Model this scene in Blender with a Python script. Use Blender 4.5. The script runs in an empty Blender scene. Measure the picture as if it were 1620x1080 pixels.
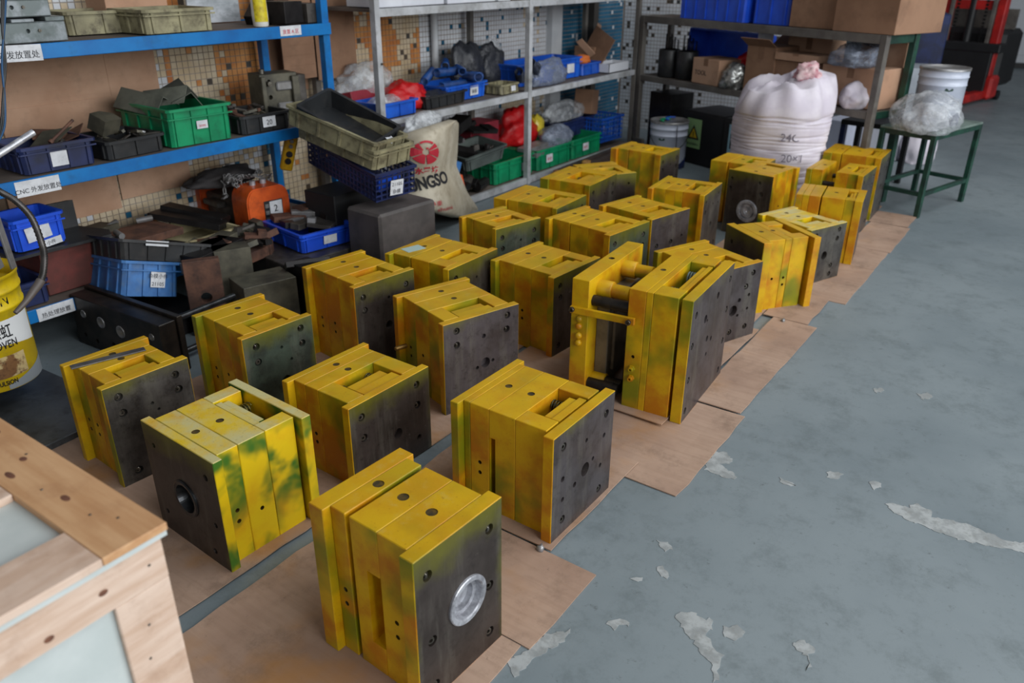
import bpy, bmesh, math, random
from mathutils import Vector, Matrix
random.seed(7)
S = bpy.context.scene
COL = S.collection
PI = math.pi

# ------------------------------------------------------------------ camera
# frame of the place: x runs along the shelves, y towards the tiled wall, camera stands above the origin
FW = Vector((0.738, 0.520, -0.430)).normalized()
UPV = Vector((0.348, 0.253, 0.903))
RT = FW.cross(UPV).normalized(); UPV = RT.cross(FW).normalized()
CAMP = Vector((0, 0, 1.5)); FPX = 1263.0
cd = bpy.data.cameras.new('camera'); cam = bpy.data.objects.new('camera', cd); COL.objects.link(cam)
cam.matrix_world = Matrix(((RT.x, UPV.x, -FW.x, 0), (RT.y, UPV.y, -FW.y, 0), (RT.z, UPV.z, -FW.z, 1.5), (0, 0, 0, 1)))
cd.sensor_width = 36; cd.lens = FPX*36/1620; cd.clip_start = 0.05; cd.clip_end = 200
cd.dof.use_dof = True; cd.dof.focus_distance = 2.3; cd.dof.aperture_fstop = 3.5
S.camera = cam

# ------------------------------------------------------------------ light
S.view_settings.view_transform = 'Standard'; S.view_settings.look = 'None'
S.view_settings.exposure = -0.12; S.view_settings.gamma = 1; S.view_settings.use_curve_mapping = False
W = bpy.data.worlds.new('sky'); S.world = W; W.use_nodes = True
bg = W.node_tree.nodes['Background']; bg.inputs[0].default_value = (0.86, 0.92, 1.0, 1); bg.inputs[1].default_value = 0.15
def area(name, loc, target, sx, sy, power, col=(1, 1, 1)):
    l = bpy.data.lights.new(name, 'AREA'); l.shape = 'RECTANGLE'; l.size = sx; l.size_y = sy; l.energy = power; l.color = col
    o = bpy.data.objects.new(name, l); COL.objects.link(o); o.location = loc
    o.rotation_euler = (Vector(target)-Vector(loc)).to_track_quat('-Z', 'Y').to_euler(); return o
area('daylight_side_door', (2.2, -6.0, 3.2), (2.6, 1.6, 0.2), 9.0, 3.6, 760, (0.95, 0.98, 1.0))
area('daylight_roof_window', (4.0, -1.0, 5.5), (3.2, 1.6, 0.0), 7.0, 2.0, 190, (0.95, 0.98, 1.0))
area('daylight_back_door', (-5.0, -1.0, 3.0), (2.0, 1.5, 0.4), 3.0, 3.0, 60, (0.95, 0.97, 1.0))

# ------------------------------------------------------------------ placing helpers
def ray(px, py): return FW + RT*((px-810)/FPX) - UPV*((py-540)/FPX)
def PZ(px, py, z=0.0):
    q = ray(px, py); return CAMP + q*((z-1.5)/q.z)
def PV(px, py, v):
    q = ray(px, py); return CAMP + q*(v/q.y)
def PU(px, py, u):
    q = ray(px, py); return CAMP + q*(u/q.x)

# ------------------------------------------------------------------ object helpers
def link(o, parent=None):
    COL.objects.link(o)
    if parent is not None: o.parent = parent
    return o
def tag(o, label=None, cat=None, group=None, kind=None):
    if label: o['label'] = label
    if cat: o['category'] = cat
    if group: o['group'] = group
    if kind: o['kind'] = kind
    return o
def empty(name, loc=(0, 0, 0), rz=0.0, label=None, cat=None, group=None):
    o = bpy.data.objects.new(name, None); o.empty_display_size = 0.05; COL.objects.link(o)
    o.location = loc; o.rotation_euler = (0, 0, rz)
    return tag(o, label, cat, group)
class MB:
    """collects geometry, one mesh at the end"""
    def __init__(s): s.v = []; s.f = []; s.m = []; s.sm = []
    def add(s, vs, fs, mi=0, smooth=False, M=None):
        b = len(s.v)
        for p in vs:
            p = Vector(p); s.v.append(M @ p if M is not None else p)
        for f in fs: s.f.append([i+b for i in f]); s.m.append(mi); s.sm.append(smooth)
        return s
    def box(s, x0, x1, y0, y1, z0, z1, mi=0, M=None, bev=0.0):
        if bev > 0:
            bm = bmesh.new()
            bmesh.ops.create_cube(bm, size=1)
            for w in bm.verts: w.co = Vector(((x0+x1)/2+w.co.x*(x1-x0), (y0+y1)/2+w.co.y*(y1-y0), (z0+z1)/2+w.co.z*(z1-z0)))
            bmesh.ops.bevel(bm, geom=bm.edges[:], offset=bev, segments=1, affect='EDGES')
            bm.verts.index_update()
            s.add([w.co.copy() for w in bm.verts], [[w.index for w in f.verts] for f in bm.faces], mi, False, M); bm.free(); return s
        vs = [(x, y, z) for z in (z0, z1) for y in (y0, y1) for x in (x0, x1)]
        return s.add(vs, [(0, 2, 3, 1), (4, 5, 7, 6), (0, 1, 5, 4), (2, 6, 7, 3), (0, 4, 6, 2), (1, 3, 7, 5)], mi, False, M)
    def prism(s, pts, z0, z1, mi=0, M=None, smooth=False):
        n = len(pts)
        vs = [(p[0], p[1], z0) for p in pts]+[(p[0], p[1], z1) for p in pts]
        s.add(vs, [list(range(n))[::-1], list(range(n, 2*n))], mi, False, M)
        return s.add(vs, [(i, (i+1) % n, n+(i+1) % n, n+i) for i in range(n)], mi, smooth, M)
    def lathe(s, prof, n=24, mi=0, M=None, smooth=True, cap=True):
        vs = []; fs = []
        for r, z in prof:
            for k in range(n):
                a = 2*PI*k/n; vs.append((r*math.cos(a), r*math.sin(a), z))
        for i in range(len(prof)-1):
            for k in range(n): fs.append((i*n+k, i*n+(k+1) % n, (i+1)*n+(k+1) % n, (i+1)*n+k))
        s.add(vs, fs, mi, smooth, M)
        if cap:
            for i, fl in ((0, True), (len(prof)-1, False)):
                if prof[i][0] > 1e-5:
                    c = list(range(n)); c = c[::-1] if fl else c
                    s.add(vs[i*n:(i+1)*n], [c], mi, False, M)
        return s
    def cyl(s, p0, p1, r, n=16, mi=0, smooth=True, r1=None):
        p0 = Vector(p0); p1 = Vector(p1); d = p1-p0
        M = Matrix.Translation(p0) @ d.to_track_quat('Z', 'Y').to_matrix().to_4x4()
        return s.lathe([(r, 0), (r if r1 is None else r1, d.length)], n, mi, M, smooth)
    def tube(s, pts, r, n=8, mi=0, closed=False):
        pts = [Vector(p) for p in pts]; m = len(pts); vs = []; up = Vector((0, 0, 1)); N = None
        for i, p in enumerate(pts):
            t = (pts[(i+1) % m]-pts[i-1]) if closed else (pts[min(i+1, m-1)]-pts[max(i-1, 0)])
            t.normalize()
            if N is None: N = t.orthogonal().normalized()
            N = (N-t*N.dot(t)).normalized(); B = t.cross(N)
            rr = r[i] if isinstance(r, (list, tuple)) else r
            for k in range(n):
                a = 2*PI*k/n; vs.append(p+N*(rr*math.cos(a))+B*(rr*math.sin(a)))
        fs = []
        for i in range(m if closed else m-1):
            j = (i+1) % m
            for k in range(n): fs.append((i*n+k, i*n+(k+1) % n, j*n+(k+1) % n, j*n+k))
        if not closed: fs += [tuple(range(n))[::-1], tuple(range((m-1)*n, m*n))]
        return s.add(vs, fs, mi, True)
    def mesh(s, name, mats):
        me = bpy.data.meshes.new(name); me.from_pydata([tuple(p) for p in s.v], [], s.f)
        if not isinstance(mats, (list, tuple)): mats = [mats]
        for m in mats: me.materials.append(m)
        me.polygons.foreach_set('material_index', s.m); me.polygons.foreach_set('use_smooth', s.sm)
        me.update(); return me
    def build(s, name, mats, parent=None, loc=None, rot=None):
        o = bpy.data.objects.new(name, s.mesh(name, mats)); link(o, parent)
        if loc is not None: o.location = loc
        if rot is not None: o.rotation_euler = rot
        return o
def helix(c0, c1, R, wire, turns, n=12, k=6):
    c0 = Vector(c0); c1 = Vector(c1); d = c1-c0; t = d.normalized(); a = t.orthogonal().normalized(); b = t.cross(a)
    pts = [c0+d*(i/(turns*n))+a*(R*math.cos(2*PI*i/n))+b*(R*math.sin(2*PI*i/n)) for i in range(int(turns*n)+1)]
    return MB().tube(pts, wire, k)
def carve(me, cutters):
    """subtract the collected cutters (an MB) from mesh me and return the result"""
    if not cutters.v: return me
    a = bpy.data.objects.new('carved', me); c = bpy.data.objects.new('cutter', cutters.mesh('cutter', me.materials[:] or None))
    COL.objects.link(a); COL.objects.link(c)
    md = a.modifiers.new('cut', 'BOOLEAN'); md.operation = 'DIFFERENCE'; md.object = c; md.solver = 'EXACT'; md.material_mode = 'INDEX'
    dg = bpy.context.evaluated_depsgraph_get(); dg.update()
    r = bpy.data.meshes.new_from_object(a.evaluated_get(dg)); r.name = me.name
    bpy.data.objects.remove(a); bpy.data.objects.remove(c); return r

# ------------------------------------------------------------------ materials
def lin(c):
    return tuple(((x/255)/12.92 if x/255 <= 0.04045 else (((x/255)+0.055)/1.055)**2.4) for x in c)
class NT:
    def __init__(s, name):
        s.m = bpy.data.materials.new(name); s.m.use_nodes = True; s.t = s.m.node_tree; s.n = s.t.nodes; s.l = s.t.links
        s.b = s.n['Principled BSDF']; s.tc = s.n.new('ShaderNodeTexCoord'); s.oi = s.n.new('ShaderNodeObjectInfo')
    def math(s, op, a, b=None, c=None, clamp=False):
        x = s.n.new('ShaderNodeMath'); x.operation = op; x.use_clamp = clamp
        for i, q in enumerate((a, b, c)):
            if q is None: continue
            if isinstance(q, (int, float)): x.inputs[i].default_value = q
            else: s.l.new(q, x.inputs[i])
        return x.outputs[0]
    def noise(s, scale, detail=4, rough=0.55, co='Object', wseed=True, stretch=None, dist=0.0):
        x = s.n.new('ShaderNodeTexNoise'); x.noise_dimensions = '4D'; x.inputs['Scale'].default_value = scale
        x.inputs['Detail'].default_value = detail; x.inputs['Roughness'].default_value = rough; x.inputs['Distortion'].default_value = dist
        src = s.tc.outputs[co] if isinstance(co, str) else co
        if stretch:
            mp = s.n.new('ShaderNodeMapping'); s.l.new(src, mp.inputs[0]); mp.inputs['Scale'].default_value = stretch; src = mp.outputs[0]
        s.l.new(src, x.inputs['Vector'])
        if wseed: s.l.new(s.math('MULTIPLY', s.oi.outputs['Random'], 37.0), x.inputs['W'])
        return x.outputs['Fac']
    def ramp(s, fac, a, b):   # smooth step from a to b
        x = s.n.new('ShaderNodeMapRange'); x.interpolation_type = 'SMOOTHSTEP'; x.inputs[1].default_value = a; x.inputs[2].default_value = b
        s.l.new(fac, x.inputs[0]); return x.outputs[0]
    def mix(s, fac, a, b):
        x = s.n.new('ShaderNodeMix'); x.data_type = 'RGBA'
        if isinstance(fac, (int, float)): x.inputs[0].default_value = fac
        else: s.l.new(fac, x.inputs[0])
        for i, q in ((6, a), (7, b)):
            if isinstance(q, tuple): x.inputs[i].default_value = (*q[:3], 1)
            else: s.l.new(q, x.inputs[i])
        return x.outputs[2]
    def bump(s, h, strength=0.3, dist=0.002):
        x = s.n.new('ShaderNodeBump'); x.inputs['Strength'].default_value = strength; x.inputs['Distance'].default_value = dist
        s.l.new(h, x.inputs['Height']); s.l.new(x.outputs[0], s.b.inputs['Normal'])
    def done(s, col=None, rough=0.5, metal=0.0, **kw):
        if isinstance(col, tuple): s.b.inputs['Base Color'].default_value = (*col[:3], 1)
        elif col is not None: s.l.new(col, s.b.inputs['Base Color'])
        for k, q in (('Roughness', rough), ('Metallic', metal)):
            if isinstance(q, (int, float)): s.b.inputs[k].default_value = q
            else: s.l.new(q, s.b.inputs[k])
        for k, q in kw.items(): s.b.inputs[k.replace('_', ' ')].default_value = q
        return s.m
def plain(name, rgb, rgb2=None, scale=8, rough=0.5, metal=0.0, lo=0.35, hi=0.65, bump=0.0, bscale=120, stretch=None, dirt=None, dirtamt=0.6, **kw):
    """a colour that drifts to a second one, optional dirt patches and fine relief"""
    t = NT(name); c = lin(rgb)
    if rgb2: c = t.mix(t.ramp(t.noise(scale, 5, 0.6, stretch=stretch), lo, hi), lin(rgb), lin(rgb2))
    if dirt:
        c = t.mix(t.math('MULTIPLY', t.ramp(t.noise(scale*2.3, 8, 0.7), 0.48, 0.68), dirtamt), c, lin(dirt))
    if bump: t.bump(t.noise(bscale, 4, 0.6), bump)
    return t.done(c, rough, metal, **kw)

def make_paint():
    t = NT('yellow_spray_paint')
    y = lin((202, 160, 12)); o = lin((180, 112, 10)); g = lin((104, 118, 16)); dg = lin((38, 62, 24)); pale = lin((190, 172, 96))
    n1 = t.noise(7, 4, 0.6); n2 = t.noise(5.2, 3, 0.5, dist=0.3); n3 = t.noise(26, 6, 0.7)
    sep = t.n.new('ShaderNodeSeparateXYZ'); t.l.new(t.tc.outputs['Normal'], sep.inputs[0])
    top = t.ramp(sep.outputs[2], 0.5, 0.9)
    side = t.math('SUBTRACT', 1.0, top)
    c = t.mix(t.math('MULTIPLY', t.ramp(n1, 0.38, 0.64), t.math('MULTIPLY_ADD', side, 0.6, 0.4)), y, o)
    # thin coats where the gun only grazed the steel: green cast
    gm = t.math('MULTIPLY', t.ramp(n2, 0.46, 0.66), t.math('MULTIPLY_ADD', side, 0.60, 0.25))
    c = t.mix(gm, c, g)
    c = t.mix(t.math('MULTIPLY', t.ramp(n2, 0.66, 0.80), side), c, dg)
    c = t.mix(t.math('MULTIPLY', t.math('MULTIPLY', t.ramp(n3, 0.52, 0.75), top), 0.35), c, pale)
    sp = t.noise(160, 3, 0.7)
    c = t.mix(t.math('MULTIPLY', t.ramp(sp, 0.60, 0.72), 0.45), c, lin((120, 84, 10)))
    t.bump(t.noise(220, 3, 0.7), 0.25, 0.001)
    return t.done(c, 0.42, 0.0, Specular_IOR_Level=0.4)
def make_paint_pale():
    """as the paint, but with a dusty pale coat on the upward faces and strong green patches at the sides"""
    t = NT('dusty_topped_yellow_paint')
    sep = t.n.new('ShaderNodeSeparateXYZ'); t.l.new(t.tc.outputs['Normal'], sep.inputs[0]); top = t.ramp(sep.outputs[2], 0.5, 0.9); side = t.math('SUBTRACT', 1.0, top)
    c = t.mix(t.ramp(t.noise(7, 4, 0.6), 0.42, 0.7), lin((220, 186, 8)), lin((208, 156, 6)))
    n2 = t.noise(6.5, 3, 0.5, dist=0.4)
    c = t.mix(t.math('MULTIPLY', t.ramp(n2, 0.46, 0.62), side), c, lin((60, 104, 26)))
    c = t.mix(t.math('MULTIPLY', t.ramp(n2, 0.64, 0.76), side), c, lin((22, 66, 30)))
    c = t.mix(t.math('MULTIPLY', t.ramp(t.noise(5, 6, 0.7), 0.36, 0.62), top), c, lin((198, 190, 136)))
    c = t.mix(t.math('MULTIPLY', t.math('MULTIPLY', t.ramp(t.noise(120, 4, 0.75), 0.56, 0.70), top), 0.45), c, lin((120, 100, 40)))
    t.bump(t.noise(220, 3, 0.7), 0.25, 0.001)
    return t.done(c, 0.45)
def make_darksteel(name, base, warm, over=0.85):
    """bare steel face; yellow overspray comes over the top edge and the sides"""
    t = NT(name)
    c = t.mix(t.ramp(t.noise(9, 6, 0.65), 0.35, 0.7), lin(base), lin(warm))
    st = t.noise(14, 5, 0.7, stretch=(1, 1, 0.12))
    c = t.mix(t.math('MULTIPLY', t.ramp(st, 0.48, 0.7), 0.45), c, lin((120, 116, 106)))
    c = t.mix(t.math('MULTIPLY', t.ramp(t.noise(34, 8, 0.8), 0.50, 0.68), 0.6), c, lin((34, 28, 24)))
    c = t.mix(t.math('MULTIPLY', t.ramp(t.noise(22, 9, 0.8), 0.60, 0.70), 0.35), c, lin((140, 134, 128)))
    sg = t.n.new('ShaderNodeSeparateXYZ'); t.l.new(t.tc.outputs['Generated'], sg.inputs[0])
    edge = t.math('MULTIPLY', t.math('ABSOLUTE', t.math('SUBTRACT', sg.outputs[1], 0.5)), 1.72)
    e = t.math('MAXIMUM', sg.outputs[2], edge)
    e = t.math('ADD', e, t.math('MULTIPLY', t.math('SUBTRACT', t.noise(6, 4, 0.6), 0.5), 0.55))
    c = t.mix(t.math('MULTIPLY', t.ramp(e, over-0.10, over+0.20), 0.75), c, lin((120, 118, 22)))
    t.bump(t.noise(90, 6, 0.7), 0.12, 0.001)
    return t.done(c, 0.40, 0.45)
YEL = make_paint(); YPALE = make_paint_pale()
STEEL = [make_darksteel('bare_brown_steel', (72, 64, 60), (52, 44, 40)),
         make_darksteel('bare_grey_steel', (92, 88, 84), (58, 54, 52), 0.92),
         make_darksteel('bare_violet_grey_steel', (84, 78, 80), (62, 54, 52), 1.0),
         make_darksteel('bare_green_grey_steel', (74, 86, 74), (50, 54, 48), 0.85)]
SCREW = plain('dull_screw_steel', (120, 116, 108), (70, 64, 56), 40, 0.38, 0.8)
RING = plain('turned_bright_steel', (186, 188, 194), (134, 134, 140), 30, 0.32, 0.4)
RINGD = plain('dark_turned_steel', (70, 72, 74), (44, 44, 46), 30, 0.3, 0.8)
SPRM = plain('spring_wire', (60, 66, 60), (120, 110, 40), 30, 0.4, 0.5)
DARKIN = plain('oily_dark_steel', (40, 38, 36), (60, 54, 48), 15, 0.4, 0.6)
CARD = plain('cardboard', (186, 150, 124), (170, 132, 106), 3, 0.85, bump=0.15, bscale=60, dirt=(120, 96, 78), dirtamt=0.35)
CARDD = plain('brown_cardboard', (146, 112, 88), (128, 96, 74), 3, 0.85, bump=0.15, bscale=60, dirt=(96, 72, 56), dirtamt=0.4)

# ------------------------------------------------------------------ the room
def make_floor():
    t = NT('grey_green_floor_paint')
    c = t.mix(t.ramp(t.noise(0.9, 5, 0.6, wseed=False), 0.35, 0.65), lin((126, 136, 140)), lin((110, 121, 126)))
    c = t.mix(t.math('MULTIPLY', t.ramp(t.noise(5, 10, 0.8, wseed=False), 0.47, 0.66), 0.6), c, lin((92, 102, 104)))
    c = t.mix(t.math('MULTIPLY', t.ramp(t.noise(24, 8, 0.8, wseed=False), 0.57, 0.68), 0.7), c, lin((70, 76, 76)))
    c = t.mix(t.math('MULTIPLY', t.ramp(t.noise(9, 10, 0.8, wseed=False, dist=0.4), 0.645, 0.70), 0.6), c, lin((168, 172, 172)))
    r = t.math('MULTIPLY_ADD', t.noise(3, 6, 0.7, wseed=False), 0.35, 0.32)
    c = t.mix(t.math('MULTIPLY', t.ramp(t.noise(95, 6, 0.85, wseed=False, dist=1.5), 0.60, 0.68), 0.5), c, lin((74, 82, 84)))
    c = t.mix(t.math('MULTIPLY', t.ramp(t.noise(60, 6, 0.85, wseed=False, dist=1.0), 0.62, 0.70), 0.35), c, lin((160, 166, 166)))
    t.bump(t.noise(70, 6, 0.7, wseed=False), 0.10, 0.002)
    return t.done(c, r)
FLOORM = make_floor()
BARE = plain('bare_concrete', (164, 168, 168), (138, 142, 142), 22, 0.8, lo=0.4, hi=0.6, dirt=(120, 120, 116), dirtamt=0.5)
GREYW = plain('grey_wall_paint', (120, 124, 126), (104, 108, 110), 2, 0.7)
WHITEW = plain('white_wall_paint', (196, 198, 200), (176, 180, 184), 3, 0.6)
floor = MB().box(-3, 24, -4, 7, -0.1, 0).build('floor', FLOORM); floor['kind'] = 'structure'
zf = lambda L, ox=945, oy=600, s=0.44444: [(ox+a*s, oy+b*s) for a, b in L]
chips = [zf([(1022, 440), (1060, 440), (1110, 455), (1130, 442), (1185, 465), (1190, 490), (1300, 510), (1400, 550), (1450, 570), (1560, 590), (1560, 640), (1470, 600), (1380, 590), (1290, 570), (1230, 550), (1130, 510), (1060, 480)]),
         zf([(285, 835), (340, 828), (370, 850), (415, 855), (405, 885), (390, 915), (420, 960), (458, 985), (430, 1010), (435, 1070), (415, 1075), (405, 1010), (355, 960), (340, 930), (310, 890), (283, 858)]),
         zf([(415, 262), (450, 255), (485, 285), (470, 300), (440, 300), (460, 320), (495, 335), (495, 355), (440, 345), (380, 320), (395, 290)]),
         zf([(820, 330), (860, 328), (876, 340), (850, 355), (815, 345)]), zf([(968, 365), (1000, 365), (1016, 385), (985, 392)]),
         zf([(450, 880), (500, 875), (528, 905), (480, 930), (450, 915)]), zf([(690, 935), (730, 925), (775, 960), (755, 985), (760, 1020), (745, 1035), (750, 990), (700, 950)]),
         zf([(215, 572), (245, 580), (268, 605), (240, 612)]), zf([(208, 668), (235, 668), (250, 690), (245, 712), (212, 690)]), zf([(120, 708), (160, 705), (155, 718), (125, 718)]),
         zf([(35, 855), (70, 850), (115, 865), (110, 875), (70, 875), (60, 893), (40, 880)]), zf([(645, 350), (680, 365), (712, 380), (690, 382), (655, 365)]),
         zf([(980, 33), (1010, 30), (1022, 42), (990, 48)]), zf([(1140, 52), (1175, 48), (1195, 65), (1160, 72)]),
         zf([(1000, 990), (1080, 935), (1180, 860), (1290, 840), (1260, 890), (1160, 950), (1100, 990), (1040, 1050)], 450, 700, 0.3518)]
def rough_poly(pts, amp):
    """subdivide an outline and make it ragged"""
    out = []
    for i in range(len(pts)):
        a = Vector(pts[i]); b = Vector(pts[(i+1) % len(pts)]); n = max(2, int((b-a).length/0.009))
        for k in range(n):
            p = a.lerp(b, k/n); out.append((p.x+random.uniform(-amp, amp), p.y+random.uniform(-amp, amp)))
    return out
for c in chips:
    w = [PZ(x, y)[:2] for x, y in c]
    bm = MB(); P = rough_poly(w, 0.0055); n = len(P)
    area2 = sum(P[i][0]*P[(i+1) % n][1]-P[(i+1) % n][0]*P[i][1] for i in range(n))
    if area2 < 0: P = P[::-1]
    bm.prism(P, 0.0, 0.0012); bm.build('bare_patch', BARE, floor)

# tiled wall behind the shelves: small mosaic tiles, each its own raised piece
GROUT = plain('dirty_grout', (120, 100, 82), (150, 142, 134), 2.5, 0.9)
wl = MB().box(-2.0, 7.35, 3.90, 4.05, 0, 3.2).build('wall_left', GROUT); wl['kind'] = 'structure'
wb = MB().box(7.35, 7.5, 2.3, 4.05, 0, 3.2).build('wall_back', GROUT); wb['kind'] = 'structure'
TW = [plain('tile_white', (205, 208, 212), (190, 192, 196), 6, 0.25), plain('tile_cream', (200, 186, 162), (184, 162, 130), 6, 0.35),
      plain('tile_rust_stained', (196, 138, 78), (166, 98, 46), 6, 0.5), plain('tile_blue', (42, 100, 130), (30, 78, 104), 6, 0.25), plain('tile_dark', (58, 62, 64), (84, 70, 54), 6, 0.4)]
def smooth_noise(seed):
    r = random.Random(seed); tab = [r.random() for _ in range(512)]
    def f(x):
        i = math.floor(x); q = x-i; q = q*q*(3-2*q); return tab[i % 512]*(1-q)+tab[(i+1) % 512]*q
    return f
na, nb, nc = smooth_noise(1), smooth_noise(2), smooth_noise(3)
tiles = MB(); tp = 0.033; g = 0.0022
for i in range(int((7.35-1.6)/tp)):
    x = 1.6+i*tp
    for k in range(int(1.62/tp)):
        z = k*tp
        q = random.random(); rust = 0.55*na(x*3.1)+0.35*nb(x*11+z*1.5)+0.3*nc(z*3+x)
        rust += 0.62 if 2.45 < x < 3.1 and z > 0.72 else (0.35 if 3.9 < x < 4.4 and z > 0.7 else (-0.35 if x > 4.4 else -0.12))
        if 6.0 < x < 6.16 or 6.62 < x < 6.70: continue
        blue = x > 6.16
        if blue: mi = 3 if q > 0.04 else 0
        elif q < 0.045: mi = 3 if rust < 0.72 else 4
        else: mi = 2 if rust > 0.78+0.1*random.random() else (1 if rust > 0.42+0.1*random.random() else 0)
        if x < 4.3 and mi == 0 and random.random() < 0.6: mi = 1
        d = 0.0025+random.random()*0.0012
        tiles.box(x+g, x+tp-g, 3.90-d, 3.902, z+g, z+tp-g, mi)
o = tiles.build('mosaic_tile', TW, wl); o['kind'] = 'stuff'
tiles = MB()
for i in range(int(1.6/tp)):
    y = 2.3+i*tp
    for k in range(int(1.62/tp)):
        z = k*tp
        tiles.box(7.347, 7.35, y+g, y+tp-g, z+g, z+tp-g, 4 if random.random() < 0.07 else 0)
o = tiles.build('mosaic_tile', TW, wb); o['kind'] = 'stuff'
tr = MB().box(6.0, 6.16, 3.84, 3.92, 0, 3.2).build('trim_1', WHITEW); tr['kind'] = 'structure'
tr = MB().box(6.62, 6.70, 3.80, 3.92, 0, 3.2).build('trim_2', plain('dark_pipe_paint', (58, 54, 50), rough=0.5)); tr['kind'] = 'structure'
tr = MB().cyl((4.52, 3.86, 0), (4.52, 3.86, 3.2), 0.025).build('trim_3', WHITEW); tr['kind'] = 'structure'
wf = MB().box(20.0, 20.2, -4, 7, 0, 4.5).build('wall_far', GREYW); wf['kind'] = 'structure'

# ------------------------------------------------------------------ cardboard laid on the floor
def sheet(u0, u1, v0, v1, z, label, yaw=0.0, over=False, bend=None):
    """one flattened carton: two liners with fluting ribs; small lifts so no two sheets share a height"""
    m = MB(); nx = max(2, int((u1-u0)/0.08)); ny = max(2, int((v1-v0)/0.08)); th = 0.0035
    rr = random.Random(int((u0*71+v0*37)*100)); ph = rr.random()*6
    def h(x, y):
        e = min(x-u0, u1-x, y-v0, v1-y)
        return z+0.0008*math.sin(x*9+ph)*math.sin(y*7+ph)+(0.004*max(0, 1-e/0.05)*max(0, math.sin(x*5+y*4+ph)) if not bend else 0)
    vs = []; fs = []
    for j in range(ny+1):
        for i in range(nx+1):
            x = u0+(u1-u0)*i/nx; y = v0+(v1-v0)*j/ny
            jx = rr.uniform(-0.003, 0.003) if 0 < i < nx and j in (0, ny) else 0; jy = rr.uniform(-0.004, 0.004) if j in (0, ny) else 0
            for t_ in (0, th): vs.append((x+jx, y+jy, h(x, y)+t_))
    idx = lambda i, j, t_: (j*(nx+1)+i)*2+t_
    for j in range(ny):
        for i in range(nx):
            fs.append((idx(i, j, 1), idx(i+1, j, 1), idx(i+1, j+1, 1), idx(i, j+1, 1)))
            fs.append((idx(i, j, 0), idx(i, j+1, 0), idx(i+1, j+1, 0), idx(i+1, j, 0)))
    for i in range(nx):
        fs.append((idx(i, 0, 0), idx(i+1, 0, 0), idx(i+1, 0, 1), idx(i, 0, 1))); fs.append((idx(i+1, ny, 0), idx(i, ny, 0), idx(i, ny, 1), idx(i+1, ny, 1)))
    for j in range(ny):
        fs.append((idx(0, j+1, 0), idx(0, j, 0), idx(0, j, 1), idx(0, j+1, 1))); fs.append((idx(nx, j, 0), idx(nx, j+1, 0), idx(nx, j+1, 1), idx(nx, j, 1)))
    m.add(vs, fs); o = m.build('cardboard_sheet', CARDY)
    tag(o, label, 'cardboard', 'cardboard sheets spread under the moulds'); return o
def make_card_floor():
    t = NT('floor_cardboard_with_overspray')
    geo = t.n.new('ShaderNodeNewGeometry')
    P = geo.outputs['Position']
    c = t.mix(t.ramp(t.noise(2.2, 5, 0.6, co=P, wseed=False), 0.35, 0.65), lin((176, 148, 128)), lin((154, 126, 108)))
    c = t.mix(t.math('MULTIPLY', t.ramp(t.noise(60, 3, 0.6, co=P, wseed=False, stretch=(1, 0.06, 1)), 0.45, 0.62), 0.22), c, lin((140, 112, 92)))
    c = t.mix(t.math('MULTIPLY', t.ramp(t.noise(5, 9, 0.75, co=P, wseed=False), 0.48, 0.66), 0.6), c, lin((120, 98, 82)))
    # paint mist that fell on the board around the moulds: stays away from the outer edge at y 0.78
    sg = t.n.new('ShaderNodeSeparateXYZ'); t.l.new(P, sg.inputs[0])
    near = t.ramp(sg.outputs[1], 0.80, 1.05)
    c = t.mix(t.math('MULTIPLY', t.math('MULTIPLY', t.ramp(t.noise(3.2, 4, 0.6, co=P, wseed=False), 0.48, 0.68), near), 0.5), c, lin((176, 118, 30)))
    c = t.mix(t.math('MULTIPLY', t.ramp(t.noise(30, 6, 0.8, co=P, wseed=False), 0.62, 0.70), 0.6), c, lin((96, 78, 66)))
    t.bump(t.noise(60, 3, 0.6, co=P, wseed=False, stretch=(1, 0.06, 1)), 0.15, 0.002)
    return t.done(c, 0.85)
CARDY = make_card_floor()
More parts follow.
